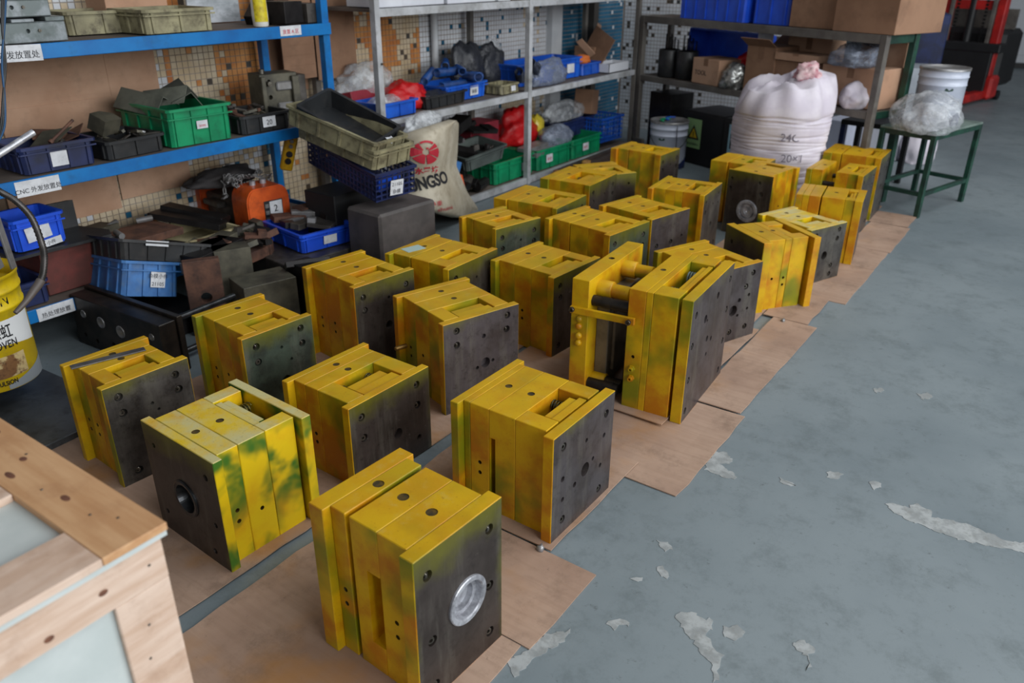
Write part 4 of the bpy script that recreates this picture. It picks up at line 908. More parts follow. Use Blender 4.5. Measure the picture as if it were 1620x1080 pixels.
b = mesh_crate('dark blue perforated crate at the bottom of the tilted stack', .23, .58, .14, PL['navy']); b.matrix_world = F2
paper_label(b, Matrix.Translation((.115, -.010, .055)) @ Matrix.Rotation(PI/2, 4, 'X') @ Matrix.Rotation(-.08, 4, 'Z'), .075, .075, ['21105', '杂模'], .024)
o = MB().box(.04, .17, .03, .06, .03, .11, bev=.003).build('blue_part', PL['bright']); o.matrix_world = F2; tag(o, 'light blue plastic part inside the dark blue perforated crate', 'part')
b = bin_box('storage_bin', 'mouldy beige bin sitting on the dark blue perforated crate', .27, .57, .095, PL['beige'], 4, .93); b.matrix_world = frame_yx((2.65, 2.655, .607), (2.93, 2.65, .617), (2.66, 3.21, .708))
b = bin_box('storage_bin', 'beige bin tilted upwards, second from top of the crate stack', .265, .55, .09, PL['beige'], 4, .93); F3 = frame_yx((2.645, 2.655, .652), (2.91, 2.69, .654), (2.58, 3.19, .791)); b.matrix_world = F3
F4 = frame_yx((2.662, 2.679, .72), (2.905, 2.70, .774), (2.589, 3.098, .876))
b = bin_box('storage_bin', 'empty black bin tilted on top of the crate stack', .25, .45, .09, PL['black'], 4, .90); b.matrix_world = F4 @ Matrix.Translation((0, 0, -.088))
o = MB().box(-.03, .03, -.02, .02, 0, .001).build('paper_slip', PAPER); o.matrix_world = F3 @ pose(.16, .035, .075, 20, 30); tag(o, 'white paper slip at the near end of the tilted bins', 'paper')
# big dark block and the slab and blue tray
o = MB().box(0, .375, 0, .24, 0, .425, bev=.012).build('steel_block', plain('dark_granite_block', (82, 76, 74), (64, 60, 58), 8, .55, bump=.1)); o.location = (2.59, 2.585, .001); o.rotation_euler = (0, 0, math.radians(-4)); tag(o, 'big dark rectangular block behind the mould with the pale paper slip', 'block')
o = MB().box(0, .5, 0, .36, 0, .205, bev=.003).build('steel_slab', M_ST[0]); o.location = (2.27, 2.88, .001); o.rotation_euler = (0, 0, math.radians(-6)); tag(o, 'dark steel slab under the blue tray of steel blocks', 'slab')
TR = Matrix.Translation((2.40, 2.93, .212)) @ Matrix.Rotation(math.radians(-9), 4, 'Z')
b = bin_box('storage_bin', 'blue tray heaped with cut steel blocks on a dark slab', .32, .36, .095, PL['bright'], 3, .88); b.matrix_world = TR
bin_label(b, .17, .045, .075, .042, [''], .01)
lst = [('long grey bar with a light end', .20, .05, .03, 0, .13, .16, .085, 25), ('upright bright-ended block', .05, .045, .075, 1, .25, .24, .09, 10), ('light ground bar lying flat', .15, .035, .03, 1, .20, .26, .10, -30),
       ('broad dark plate at the front', .16, .12, .02, 0, .20, .11, .085, 40), ('light bar at the left edge', .14, .03, .025, 1, .11, .24, .085, 20), ('rusty brown bar at the back', .20, .06, .03, 2, .13, .29, .09, -12),
       ('small light cube in the middle', .045, .04, .04, 1, .14, .12, .095, 50), ('dark wedge at the left', .12, .06, .03, 3, .06, .22, .085, 70), ('dark brown block at the right back', .12, .07, .05, 2, .22, .31, .09, 15), ('short dark block near the right wall', .08, .06, .04, 3, .27, .16, .085, 0)]
for lab, L, W_, H, mi, x, y, z, yw in lst: block('steel_block', lab+' in the blue tray of steel blocks', L, W_, H, mi, TR @ pose(x, y, z, yw, 6, 5), 'steel block', shape=2 if 'wedge' in lab else 0)
# heap of machined blocks behind the left moulds
block('holed_plate', 'rusty brown plate with two holes right of the dusty blue bin', .15, .34, .04, M_ST[2], pose(1.88, 2.97, .172, -30, 90), 'steel plate', holes=1)
scatter(2.02, 2.36, 3.08, 3.26, .27, 16, ((.05, .16), (.02, .07), (.02, .05)), (2, 3, 0, 4), 'small dark scrap block between the cream tray and the blue tray', 'scrap blocks between the trays', 77, 'scrap_block', 20, cat='scrap', up=.002)
hp = [('big worn grey-brown block behind the rusty holed plate', .16, .10, .33, 4, 2.07, 3.02, .0, -25, 0),
      ('grey finned block in the middle of the floor heap', .24, .17, .235, 4, 2.06, 2.80, .0, -16, 0), ('dark upright block at the left of mould with black face', .11, .12, .27, 3, 2.24, 2.72, .0, -5, 0),
      ('olive steel bar lying on the floor heap', .24, .09, .05, 4, 2.10, 3.17, .28, 20, 0), ('dark slanted plate under the cream tray', .30, .14, .04, 3, 2.02, 3.10, .29, 15, 2),
      ('short bright-edged block on the floor heap', .09, .06, .05, 1, 1.90, 3.06, .25, 5, 0), ('reddish worn bar near the cream tray', .22, .07, .05, 2, 2.22, 3.10, .20, 10, 0), ('small rusted lump beside the blue tray', .07, .06, .06, 2, 2.34, 3.12, .20, 40, 0),
      ('dark step block under the hoist', .20, .14, .14, 3, 2.36, 3.42, .05, 10, 0), ('long dark gearbox piece below the hoist', .26, .16, .17, 4, 2.30, 3.62, .05, -8, 0)]
for lab, L, W_, H, mi, x, y, z, yw, h in hp: block('machined_block', lab, L, W_, H, mi, pose(x, y, z+.001, yw), 'steel block')
# dark toothed plate leaning with light scalloped edge
m = MB(); m.prism([(0, 0), (.30, 0), (.30, .03), (0, .20)], 0, .03, 0)
o = block('rack_plate', 'dark plate leaning against the slab of the blue tray', .30, .20, .03, 3, pose(2.30, 2.80, .17, 60, 0, 38), 'plate', holes=3)
m = MB()
for k in range(9): m.box(k*.026, k*.026+.018, 0, .02, 0, .032, bev=.003)
m.box(0, .235, .005, .025, 0, .015); o = m.build('toothed_rack', M_ST[1]); o.matrix_world = pose(2.22, 2.76, .245, -32, 0, 36); tag(o, 'light toothed rack lying on the edge of the leaning dark plate', 'rack')

# yellow pail with writing, pipes and hose -------------------------------
def pail(label, loc, R, H, mat_, rz=0.0, lid=True, bail=False):
    root = empty('paint_pail', loc, rz, label, 'pail')
    MB().lathe([(R*.94, 0), (R*.955, .004), (R*.96, H*.70), (R*.985, H*.705), (R*.985, H*.725), (R*.965, H*.73), (R*.97, H*.84), (R*1.0, H*.845), (R*1.0, H*.865), (R*.98, H*.87), (R*.985, H*.965), (R*1.01, H*.97), (R*1.01, H)], 48, cap=False).lathe([(0, .002), (R*.94, .002)], 48, cap=False).build('body', mat_, root)
    if lid: MB().lathe([(R*1.015, H-.012), (R*1.015, H+.004), (R*.97, H+.004), (R*.96, H-.006), (0, H-.006)], 48, cap=False).build('lid', M_ST[1], root)
    if bail:
        MB().tube([(R*1.01*math.cos(a), R*1.01*math.sin(a)-.01, H*.80-R*.9*max(0, math.sin(a-PI))) for a in [PI+PI*k/20 for k in range(21)]], .0025, 8).build('wire_handle', M_ST[3], root)
        MB().tube([(.35*R, -R*1.0, H*.95), (.36*R, -R*1.02, H*.6), (.36*R, -R*1.02, H*.2)], .003, 6).build('strap', bail, root)
    return root
HOV = plain('yellow_pail_paint', (214, 186, 20), (196, 164, 16), 7, .4, dirt=(120, 110, 60), dirtamt=.4)
P0 = PZ(-6, 596, .12); R, H = .155, .405
pa = pail('yellow building-emulsion pail with black lettering at the left edge', (P0.x, P0.y, .12), R, H, HOV, lid=False)
def wrapc(rad, a0): return lambda p_: Vector((rad*math.sin(a0+p_.x/rad), -rad*math.cos(a0+p_.x/rad), p_.y+0*p_.z))
def arc_patch(parent, name, rad, a0, a1, z0, z1, mat_, n=18, tops=None):
    vs = []; fs = []
    for k in range(n+1):
        a = a0+(a1-a0)*k/n; t_ = tops(k/n) if tops else (z0, z1)
        vs += [(rad*math.sin(a), -rad*math.cos(a), t_[0]), (rad*math.sin(a), -rad*math.cos(a), t_[1])]
    for k in range(n): fs.append((2*k, 2*k+2, 2*k+3, 2*k+1))
    return MB().add(vs, fs, 0, True).build(name, mat_, parent)
fa = math.atan2(P0.x, P0.y); pa.rotation_euler = (0, 0, -fa)
bandw = arc_patch(pa, 'white_band', R*.962, -1.3, 1.3, 0, 0, plain('white_band', (206, 208, 208), rough=.4), tops=lambda t_: (.14+.055*t_*0+.03*math.sin(t_*PI), .255))
arc_patch(pa, 'grey_foot', R*.9625, .2, 1.4, 0, .05, plain('grey_pail_foot', (140, 146, 150), rough=.5), tops=lambda t_: (.004, .02+.05*t_))
for body, size, x, z in (('HOVEN', .066, -.055, .305), ('德虹', .056, .01, .195), ('HOVEN', .040, .0, .155), ('EMULSION', .024, -.02, .022)):
    w_ = bpy.data.objects.new('writing', text_mesh(body, size, INK, bold=.0006, wrap=(lambda f_: (lambda p_: f_(Vector((p_.x*.72, p_.y, 0)))))(wrapc(R*.967, x/R)))); link(w_, pa); w_.location.z = z
arc_patch(pa, 'printed_picture', R*.9635, -.1, .75, .048, .128, plain('pail_picture', (190, 168, 120), (120, 84, 50), 26, .5, lo=.45, hi=.55, dirt=(60, 30, 24), dirtamt=.7))
# tripod-like stand behind the pail with pipes and hose
o = MB().cyl((0, 0, 0), (.02, .01, .62), .008, 14).build('chrome_rod', RING); q = PV(17, 410, 2.83); o.location = q; o.rotation_euler = (-.04, -.08, 0); tag(o, 'thin bright rod standing in the yellow pail', 'rod')
for k, (x, lab) in enumerate(((2, 'grey flat bar leaning left of the bright rod in the pail'), (22, 'grey flat bar leaning right of the bright rod in the pail'))):
    q = PV(x, 424, 2.80); o = MB().box(-.012, .012, -.004, .004, 0, .24, bev=.001).build('flat_bar', M_ST[1]); o.location = q; o.rotation_euler = (-.05, -.12+.1*k, .5); tag(o, lab, 'bar')
pts = [PV(x, y, v) for x, y, v in ((-20, 290, 2.7), (0, 303, 2.7), (25, 318, 2.68), (50, 345, 2.66), (66, 385, 2.64), (70, 410, 2.62), (66, 440, 2.60), (52, 462, 2.58), (40, 478, 2.57), (24, 495, 2.56))]
def spline(P, n=8):
    out = []
    for i in range(len(P)-1):
        a = P[max(0, i-1)]; b_ = P[i]; c_ = P[i+1]; d = P[min(len(P)-1, i+2)]
        for k in range(n):
            t_ = k/n; out.append(0.5*((2*b_)+(c_-a)*t_+(2*a-5*b_+4*c_-d)*t_*t_+(3*b_-a-3*c_+d)*t_**3))
    return out+[P[-1]]
sp = spline(pts, 14); root = empty('flexible_hose', (0, 0, 0), 0, 'dark corrugated flexible hose curving over the yellow pail', 'hose')
MB().tube(sp[:-40], [(.0115 if i % 2 else .0095) for i in range(len(sp)-40)], 12).build('corrugated_tube', plain('dark_hose', (70, 66, 64), (50, 48, 46), 20, .35, .5), root)
MB().tube(sp[-41:], [.014-.007*i/40 for i in range(41)], 12).build('nozzle', plain('hose_nozzle', (84, 76, 72), rough=.5), root)
a_ = PV(-14, 252, 2.6); b_ = PV(53, 209, 2.6); o = MB().cyl(a_, b_, .010, 16).build('chrome_tube', RING); tag(o, 'chrome tube end poking in at the left edge by the dark blue bin', 'tube')
for k in range(3):
    pts = [PV(4+k*3, -20, 2.9), PV(3+k*2, 40, 2.9), PV(9-k*3, 100, 2.88), PV(5+k, 150, 2.86), PV(1+k*3, 200, 2.84), PV(-8, 235, 2.8)]
    o = MB().tube(spline(pts, 6), .0035, 6).build('cable', PL['black'] if k < 2 else plain('blue_cable', (20, 70, 110), rough=.5)); tag(o, ('left black cable hanging at the left edge', 'right black cable hanging at the left edge', 'blue cable hanging at the left edge')[k], 'cable')

# ------------------------------------------------------------------ grey shelving along the wall
gs = empty('shelving_unit', (0, 0, 0), 0, 'light grey steel shelving unit along the tiled wall', 'shelf')
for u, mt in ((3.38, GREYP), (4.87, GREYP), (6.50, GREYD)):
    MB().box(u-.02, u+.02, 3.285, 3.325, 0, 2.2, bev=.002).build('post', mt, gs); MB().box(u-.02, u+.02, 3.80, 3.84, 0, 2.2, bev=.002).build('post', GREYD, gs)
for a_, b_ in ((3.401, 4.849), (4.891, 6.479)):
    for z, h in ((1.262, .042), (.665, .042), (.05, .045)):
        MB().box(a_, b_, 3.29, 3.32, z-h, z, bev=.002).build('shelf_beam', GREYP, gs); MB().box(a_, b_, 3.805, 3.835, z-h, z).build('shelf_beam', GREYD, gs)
        MB().box(a_, b_, 3.322, 3.803, z-.02, z-.004).build('shelf_deck', DECK, gs)
MB().box(3.40, 3.62, 3.20, 3.28, .60, .64, bev=.002).build('bracket', GREYD, gs)
MB().cyl((3.385, 3.283, .98), (3.385, 3.275, .98), .006, 8).build('bolt', SCREW, gs)
# white cartons on the top deck
xs = 3.44
for k, w in enumerate((.20, .17, .22, .16, .16, .20, .14)):
    o = MB().box(0, w-.008, 0, .25, 0, .16, bev=.002).build('white_carton', plain('white_carton_board', (206, 208, 214), (190, 192, 200), 4, .6)); o.location = (xs, 3.33+.01*(k % 3), 1.264); xs += w
    tag(o, ('leftmost', 'second', 'third', 'fourth', 'fifth', 'sixth', 'rightmost')[k]+' white carton in the row on the grey shelf top deck', 'box', 'white cartons on the top deck')
# middle deck, first bay
b = bin_box('storage_bin', 'light blue bin of plastic packets right of the first grey post', .34, .24, .085, PL['blue'], 3, .9); put(b, (3.41, 3.325, .667), 2)
bag('plastic_packet', 'clear packets heaped in the light blue bin by the grey post', (3.57, 3.45, .70), .12, .08, .05, FILM, 3, 'packet', .35, 3)
o = MB().box(0, .22, 0, .13, 0, .10, bev=.004).build('red_box', REDBOX); o.matrix_world = pose(3.44, 3.58, .70, 5, -12); tag(o, 'dull red flat box tilted against the clear bag', 'box')
bag('red_bag', 'crumpled bright red plastic bag on the grey middle shelf', (3.80, 3.52, .667), .16, .12, .10, REDF, 8)
bag('plastic_bag', 'big clear plastic bag behind the red bag on the grey shelf', (3.66, 3.70, .70), .22, .09, .15, FILM, 14)
b = bin_box('storage_bin', 'long black bin beside the red bag on the grey shelf', .44, .26, .075, PL['black'], 5, .9); put(b, (3.83, 3.345, .667), 3)
bag('plastic_packet', 'dim film packets in the long black bin', (4.02, 3.46, .70), .14, .08, .035, DFILM, 31, 'packet', .3, 3)
b = bin_box('storage_bin', 'blue bin heaped with blue coil springs', .46, .30, .10, PL['blue'], 4, .9); put(b, (4.09, 3.40, .667), 2)
for k_ in (0,): bin_label(b, .30, .050, .09, .06, ['弹簧'], .03)
SPB = plain('blue_spring_enamel', (26, 74, 140), (18, 52, 108), 20, .35)
SPD = plain('dark_spring_steel', (46, 54, 72), (34, 38, 50), 20, .4, .4)
def coil(label, x, y, z, yaw, tilt, L, R, mat_, group=None, w=.0035, name='coil_spring', roll=0):
    o = helix((-L/2, 0, 0), (L/2, 0, 0), R, w, int(L/(w*3.6)), 14, 5).build(name, mat_); o.matrix_world = pose(x, y, z, yaw, 0, tilt)
    return tag(o, label, 'spring', group)
coil('blue coil spring with its open end facing out, front of the spring bin', 4.40, 3.44, .80, 62, 5, .22, .028, SPB)
coil('blue coil spring lying along the rim of the spring bin', 4.24, 3.47, .765, 8, 3, .30, .022, SPB)
coil('blue coil spring at the right end of the spring bin', 4.52, 3.50, .79, 20, 8, .20, .024, SPB)
coil('dark blue coil spring at the back left of the spring bin', 4.14, 3.60, .82, 30, -6, .30, .024, SPB)
coil('dark blue coil spring in the middle of the spring heap', 4.30, 3.58, .83, 15, 4, .30, .026, SPB)
coil('dark blue coil spring on top of the spring heap', 4.36, 3.64, .87, 40, 0, .26, .026, SPB)
coil('long blue coil spring behind the open-ended one', 4.46, 3.60, .83, 50, 0, .24, .024, SPB)
bag('black_bag', 'black shiny bag behind the coil springs', (4.66, 3.70, .68), .17, .08, .20, DFILM, 21)
bag('black_bag', 'second black bag nearer the white shelf post', (4.98, 3.72, .68), .14, .07, .17, DFILM, 22)
b = bin_box('storage_bin', 'small dirty beige bin with a white label by the white post', .22, .16, .065, PL['beige'], 3, .92); put(b, (4.60, 3.335, .667), 2)
bin_label(b, .14, .032, .055, .035, [''], .01)
# middle deck, second bay
b = bin_box('storage_bin', 'long blue bin right behind the white shelf post', .85, .30, .15, PL['blue'], 4, .94); put(b, (4.98, 3.46, .667), -2)
bin_label(b, .68, .075, .10, .07, [''], .01)
for k, (x, y, yw) in enumerate(((4.95, 3.55, 30), (5.05, 3.50, 60), (5.00, 3.46, 15))): coil(('dark coil spring leaning left beside the white post', 'dark coil spring standing askew by the white post', 'dark coil spring lying low by the white post')[k], x+.05, y-.08, .74+.03*k, yw, 35, .16, .03, SPD, w=.005)
bag('plastic_bag', 'grey clear bag slumped in front of the long blue bin', (5.28, 3.40, .667), .24, .07, .11, GFILM, 41)
bag('plastic_bag', 'clear bag peeking over the long blue bin near the post', (5.04, 3.74, .70), .10, .05, .18, FILM, 44)
b = bin_box('storage_bin', 'small blue bin beside the white box', .30, .22, .09, PL['blue'], 3, .92); put(b, (5.82, 3.42, .667), 0)
o = bag('orange_cloth', 'orange cloth heaped in the small blue bin beside the white box', (5.98, 3.54, .745), .10, .07, .04, plain('orange_cloth', (190, 100, 40), rough=.8), 9, 'cloth', .3, 3)
root = empty('white_box', (6.10, 3.335, .667), 0, 'small open white box at the end of the grey middle shelf', 'box')
wb_ = plain('white_box_board', (200, 202, 208), rough=.6)
for bx in ((0, .34, 0, .004, 0, .07), (0, .34, .16, .164, 0, .07), (0, .004, 0, .16, 0, .07), (.336, .34, 0, .16, 0, .07)): MB().box(*bx).build('side_panel', wb_, root)
MB().box(0, .34, 0, .16, 0, .004).build('bottom_panel', wb_, root); MB().box(.03, .30, .03, .14, .004, .05, bev=.01).build('packing', M_ST[1], root)
for k, (x, y, yw, tl, L, h, lab) in enumerate(((6.22, 3.62, 70, 20, .30, .32, 'torn brown carton flap leaning behind the white box'), (6.34, 3.52, 110, -35, .06, .34, 'narrow pale carton strip leaning across the white box'), (6.42, 3.70, 20, 10, .22, .34, 'brown carton piece against the blue tiles'))):
    o = MB().box(-L/2, L/2, 0, .005, 0, h).build('flattened_carton', CARD if k else CARDD); o.matrix_world = pose(x, y, .68, yw, tl, (-20, 35, 8)[k]); tag(o, lab, 'cardboard')
o = MB().box(0, .2, 0, .2, 0, .18, bev=.003).build('cardboard_box', CARDD); o.location = (6.24, 3.56, .667); tag(o, 'brown carton behind the small white box', 'box')
# bottom deck
b = bin_box('storage_bin', 'green bin left of the white shelf post, partly under the grey tray', .52, .34, .15, PL['green'], 4, .95); put(b, (4.52, 3.34, .052), 1)
bin_label(b, .38, .07, .07, .06, [''], .01)
b = bin_box('storage_bin', 'green bin just right of the white shelf post', .48, .34, .15, PL['green'], 4, .95); put(b, (5.06, 3.335, .052), -1)
bin_label(b, .16, .075, .085, .06, ['单号'], .03, ink=REDINK)
b = bin_box('storage_bin', 'farthest green bin on the bottom deck', .46, .34, .15, PL['green'], 4, .95); put(b, (5.56, 3.33, .052), -1)
bin_label(b, .20, .075, .085, .06, ['单号'], .03, ink=REDINK)
for k, (x, y, z, lab) in enumerate(((5.12, 3.46, .19, 'upper light grey metal ledge on the green bins'), (5.14, 3.42, .16, 'lower light grey metal ledge on the green bins'))):
    block('metal_bar', lab, .34, .10, .03, 1, pose(x+.06, y-.02*k, z, 6, 3), 'bar')
bag('grey_bundle', 'grey wrapped bundle on the farthest green bins', (5.50, 3.46, .18), .18, .10, .09, GFILM, 51, 'bundle', .25)
bag('red_bag', 'red patterned plastic bag on the bottom deck by the post', (5.22, 3.66, .20), .20, .12, .17, REDF, 52)
bag('yellow_bag', 'yellow crumpled bag beside the red patterned bag', (5.44, 3.62, .24), .08, .06, .10, plain('yellow_film', (206, 186, 60), rough=.3), 53)
o = MB().box(0, .34, 0, .20, 0, .17, bev=.003).build('pink_box', REDBOX); o.location = (4.58, 3.60, .26); tag(o, 'dull pink box left of the white post on the bottom deck', 'box')
b = bin_box('storage_bin', 'blue bin under clear film at the back of the bottom deck', .62, .25, .13, PL['navy'], 3, .94); put(b, (5.62, 3.52, .17), 0)
bag('plastic_bag', 'clear film bag lying on the back blue bin', (5.90, 3.64, .30), .28, .09, .09, FILM, 55)
b = mesh_crate('blue perforated crate at the dark corner of the bottom deck', .34, .30, .20, PL['blue']); put(b, (6.06, 3.36, .10), -4)
o = MB().box(0, .16, 0, .16, 0, .20, bev=.002).build('cardboard_box', CARDD); o.matrix_world = pose(6.12, 3.50, .32, 10, 0, 8); tag(o, 'tilted brown carton above the blue perforated crate', 'box')
b = bin_box('parts_tray', 'grey-green tray full of dark parts tilted on the bottom deck', .42, .30, .10, PL['grey'], 2, .85); put(b, (4.20, 3.34, .20), -6, 4, -6)
scatter(.08, .34, .05, .22, .05, 14, ((.03, .10), (.02, .05), (.01, .04)), (3, 3, 0), 'dark part lying in the tilted grey-green tray', 'dark parts in the grey-green tray', 61, 'dark_part', 25, frame=b.matrix_world.copy(), cat='part', up=.001)
o = MB().box(-.045, .045, -.02, .02, 0, .11, bev=.003).build('blue_part', PL['dusty']); o.matrix_world = pose(4.06, 3.36, .20, -10, 8, 12); tag(o, 'light blue plastic part beside the sack', 'part')
root = empty('orange_carton', (4.00, 3.30, .07), 0, 'small orange carton beside the beige sack', 'box'); root.matrix_world = pose(3.98, 3.31, .09, -18, 0, -14)
MB().box(0, .13, 0, .08, 0, .11, bev=.002).build('body', plain('orange_print', (220, 84, 34), rough=.5), root)
writing('51', .06, PAPER, root, face_front(.03, -.001, .035))
for k, (x, y, z, R, L, yw) in enumerate(((4.24, 3.40, .13, .05, .20, 20), (4.10, 3.46, .16, .04, .16, -30), (4.38, 3.36, .11, .035, .16, 15))):
    o = MB().cyl((-L/2, 0, 0), (L/2, 0, 0), R, 22).cyl((L/2, 0, 0), (L/2+.004, 0, 0), R*.6, 16, 0).build('steel_cylinder', M_ST[3 if k else 0]); o.matrix_world = pose(x, y, z-.02, yw); tag(o, ('dark steel cylinder under the grey-green tray', 'black cylinder behind the orange carton', 'short dark cylinder beside the green bin')[k], 'cylinder')
scatter(3.95, 4.5, 3.36, 3.74, .06, 16, ((.06, .22), (.04, .10), (.02, .06)), (3, 3, 0, 4), 'dark scrap lump on the bottom deck left of the green bins', 'dark scrap on the bottom grey deck', 62, 'scrap_piece', 20, cat='scrap', up=.012)
scatter(4.0, 4.6, 3.45, 3.74, .30, 12, ((.10, .30), (.05, .12), (.02, .05)), (3, 3, 0), 'dark folded part heaped behind the grey-green tray', 'dark parts heaped behind the tray', 63, 'dark_part', 25, cat='part', up=.012)
block('metal_bar', 'purplish black box lying on the heap behind the tray', .30, .12, .07, 3, pose(4.30, 3.52, .44, 10, 0, -12), 'box')
for k in range(5):
    o = MB().box(0, 1.4, 0, .045, 0, .03).build('timber', plain('dark_timber', (76, 62, 56), (54, 44, 40), 5, .8)); o.matrix_world = pose(4.95+.06*k, 3.06+k*.045, .002+(.03 if k % 2 else 0), 2); tag(o, 'dark timber strip in the bundle on the floor before the grey shelf', 'timber', 'timber strips before the grey shelf')
for k, (x, y) in enumerate(((5.02, 3.14), (5.45, 3.14))): o = bag('dry_leaf', ('yellow crumpled leaf on the timber near the white post', 'brown crumpled leaf farther along the timber')[k], (x, y, .065), .05, .03, .02, plain('leaf', (170, 130, 60), (120, 80, 50), 30, .8), 71+k, 'leaf', .5, 2)

# ------------------------------------------------------------------ beige sack with print
sk = empty('beige_sack', (0, 0, 0), 0, 'half empty beige woven sack with a red round emblem', 'sack')
Q = [(638, 225), (652, 212), (722, 190), (726, 196), (724, 240), (722, 262), (740, 305), (757, 330), (752, 345), (718, 345), (694, 338), (664, 322), (650, 314), (655, 270), (657, 236)]
SV = 3.15
def sackp(px, py, lift=0.0):
    d = .05*math.sin((px-640)/26.0)+.03*math.sin(py/19.0+px/33.0)+.10*math.cos((px-692)/40.0)*.6
    return PV(px, py, SV-.05-d-lift)
bm = MB(); NX, NY = 26, 34
def edge_x(y):
    xs_ = []
    for i in range(len(Q)):
        (x0, y0), (x1, y1) = Q[i], Q[(i+1) % len(Q)]
        if (y0-y)*(y1-y) <= 0 and y0 != y1: xs_.append(x0+(x1-x0)*(y-y0)/(y1-y0))
    return min(xs_), max(xs_)
vs = []; fs = []
for j in range(NY+1):
    y = 190.5+(344.5-190.5)*j/NY; xa, xb = edge_x(y)
    for i in range(NX+1):
        x = xa+(xb-xa)*i/NX; w = max(0.0, math.sin(PI*i/NX))**.6
        p = sackp(x, y); p2 = PV(x, y, SV+.03+.09*w); p.y += .05*(1-w)
        vs.append(p); vs.append(p2)
ix = lambda i, j, k: (j*(NX+1)+i)*2+k
for j in range(NY):
    for i in range(NX):
        fs.append((ix(i, j, 0), ix(i, j+1, 0), ix(i+1, j+1, 0), ix(i+1, j, 0))); fs.append((ix(i, j, 1), ix(i+1, j, 1), ix(i+1, j+1, 1), ix(i, j+1, 1)))
    fs.append((ix(0, j, 0), ix(0, j, 1), ix(0, j+1, 1), ix(0, j+1, 0))); fs.append((ix(NX, j, 0), ix(NX, j+1, 0), ix(NX, j+1, 1), ix(NX, j, 1)))
for i in range(NX):
    fs.append((ix(i, 0, 0), ix(i+1, 0, 0), ix(i+1, 0, 1), ix(i, 0, 1))); fs.append((ix(i, NY, 0), ix(i, NY, 1), ix(i+1, NY, 1), ix(i+1, NY, 0)))
bm.add(vs, fs, 0, True); bm.build('body', SACKB, sk)
def on_sack(cx, cy, ang=0.0, sc=1.0):
    ca, sa = math.cos(ang), math.sin(ang)
    def f(p_):
        x, y = p_.x*sc, p_.y*sc; X = cx+x*ca+y*sa; Y = cy-(y*ca-x*sa)
        xa, xb = edge_x(min(344, max(191, Y))); w = max(0.0, math.sin(PI*max(0, min(1, (X-xa)/(xb-xa)))))**.6
        q = sackp(X, Y, .004); q.y += .05*(1-w); return q
    return f
def sack_writing(body, size, m_, cx, cy, ang, bold=0.0, sq=1.0):
    f = on_sack(cx, cy, -ang); link(bpy.data.objects.new('writing', text_mesh(body, size, m_, 0.0, wrap=lambda p_: f(Vector((p_.x*sq, p_.y, 0))), bold=bold)), sk)
sack_writing('YUNGSO', 27, INK, 646, 308, .30, .9, .62); sack_writing('水墨坊', 11, REDINK, 662, 276, .15, .3)
sack_writing('净重', 9, REDINK, 684, 328, .25); sack_writing('shuini', 9, REDINK, 697, 336, .3)
# round emblem: disc pieces around a Y with a head
bm = bmesh.new(); N = 40
def disc_piece(a0, a1, r0, r1, dx=0, dy=0):
    m_ = MB(); vs = []; fs = []; n = 8
    for j in range(4):
        r = r0+(r1-r0)*j/3
        for i in range(n+1):
            a = a0+(a1-a0)*i/n; vs.append(Vector((dx+r*math.cos(a), dy+r*math.sin(a), 0)))
    for j in range(3):
        for i in range(n): fs.append((j*(n+1)+i, j*(n+1)+i+1, (j+1)*(n+1)+i+1, (j+1)*(n+1)+i))
    f = on_sack(675.5, 241, 0); m_.add([f(v_) for v_ in vs], fs, 0, False); return m_
for a0, a1 in ((-85, -32), (-26, 22), (28, 50), (130, 152), (158, 206), (212, 265)):
    c_ = math.radians((a0+a1)/2); disc_piece(math.radians(a0), math.radians(a1), 4.5, 19).build('emblem_segment', REDINK, sk)
disc_piece(math.radians(56), math.radians(124), 15.5, 19).build('emblem_segment', REDINK, sk)
disc_piece(math.radians(60), math.radians(85), 5, 8).build('emblem_segment', REDINK, sk)
bag('plastic_bag', 'clear plastic bag bulging above the beige sack', (3.56, 3.14, .60), .16, .05, .07, FILM, 81)

# ------------------------------------------------------------------ second rack, standing askew at the end
R1 = Vector((6.50, 3.27, 0)); R2 = Vector((5.66, 1.16, 0)); rx = (R2-R1).normalized(); ry = Vector((-rx.y, rx.x, 0)); LR = (R2-R1).length
rk = empty('steel_rack', R1, math.atan2(rx.y, rx.x), 'dim grey rack standing askew at the end with cartons on top', 'rack')
RM = Matrix.Translation(R1) @ Matrix.Rotation(math.atan2(rx.y, rx.x), 4, 'Z')   # local x along the rack towards its right end, y to the back
DR = .31
for x in (.03, LR):
    for y, mt in ((0, GREYD), (DR, GREENP if x > 1 else GREYD)): MB().box(x-.022, x+.022, y-.022, y+.022, 0, 1.10, bev=.002).build('post', mt, rk)
for z, h in ((1.10, .055), (.63, .045)):
    if z != .34: MB().box(.055, LR-.023, -.02, .012, z-h, z, bev=.002).build('shelf_beam', GREYD, rk); MB().box(.055, LR-.023, DR-.012, DR+.02, z-h, z).build('shelf_beam', GREYD, rk)
    for x, mt in ((.03, GREYD), (LR, GREENP)): MB().box(x-.012, x+.012, .023, DR-.023, z-h, z, bev=.002).build('side_beam', mt, rk)
    MB().box(.06, LR-.03, .014, DR-.014, z-.018, z-.004).build('shelf_deck', DECK, rk)
MB().box(.02, .14, -.03, .0, .05, .10).build('foot_bracket', GREYD, rk)
def onrack(root, x, y, z, yaw=0): root.matrix_world = RM @ Matrix.Translation((x, y, z)) @ Matrix.Rotation(math.radians(yaw), 4, 'Z'); return root
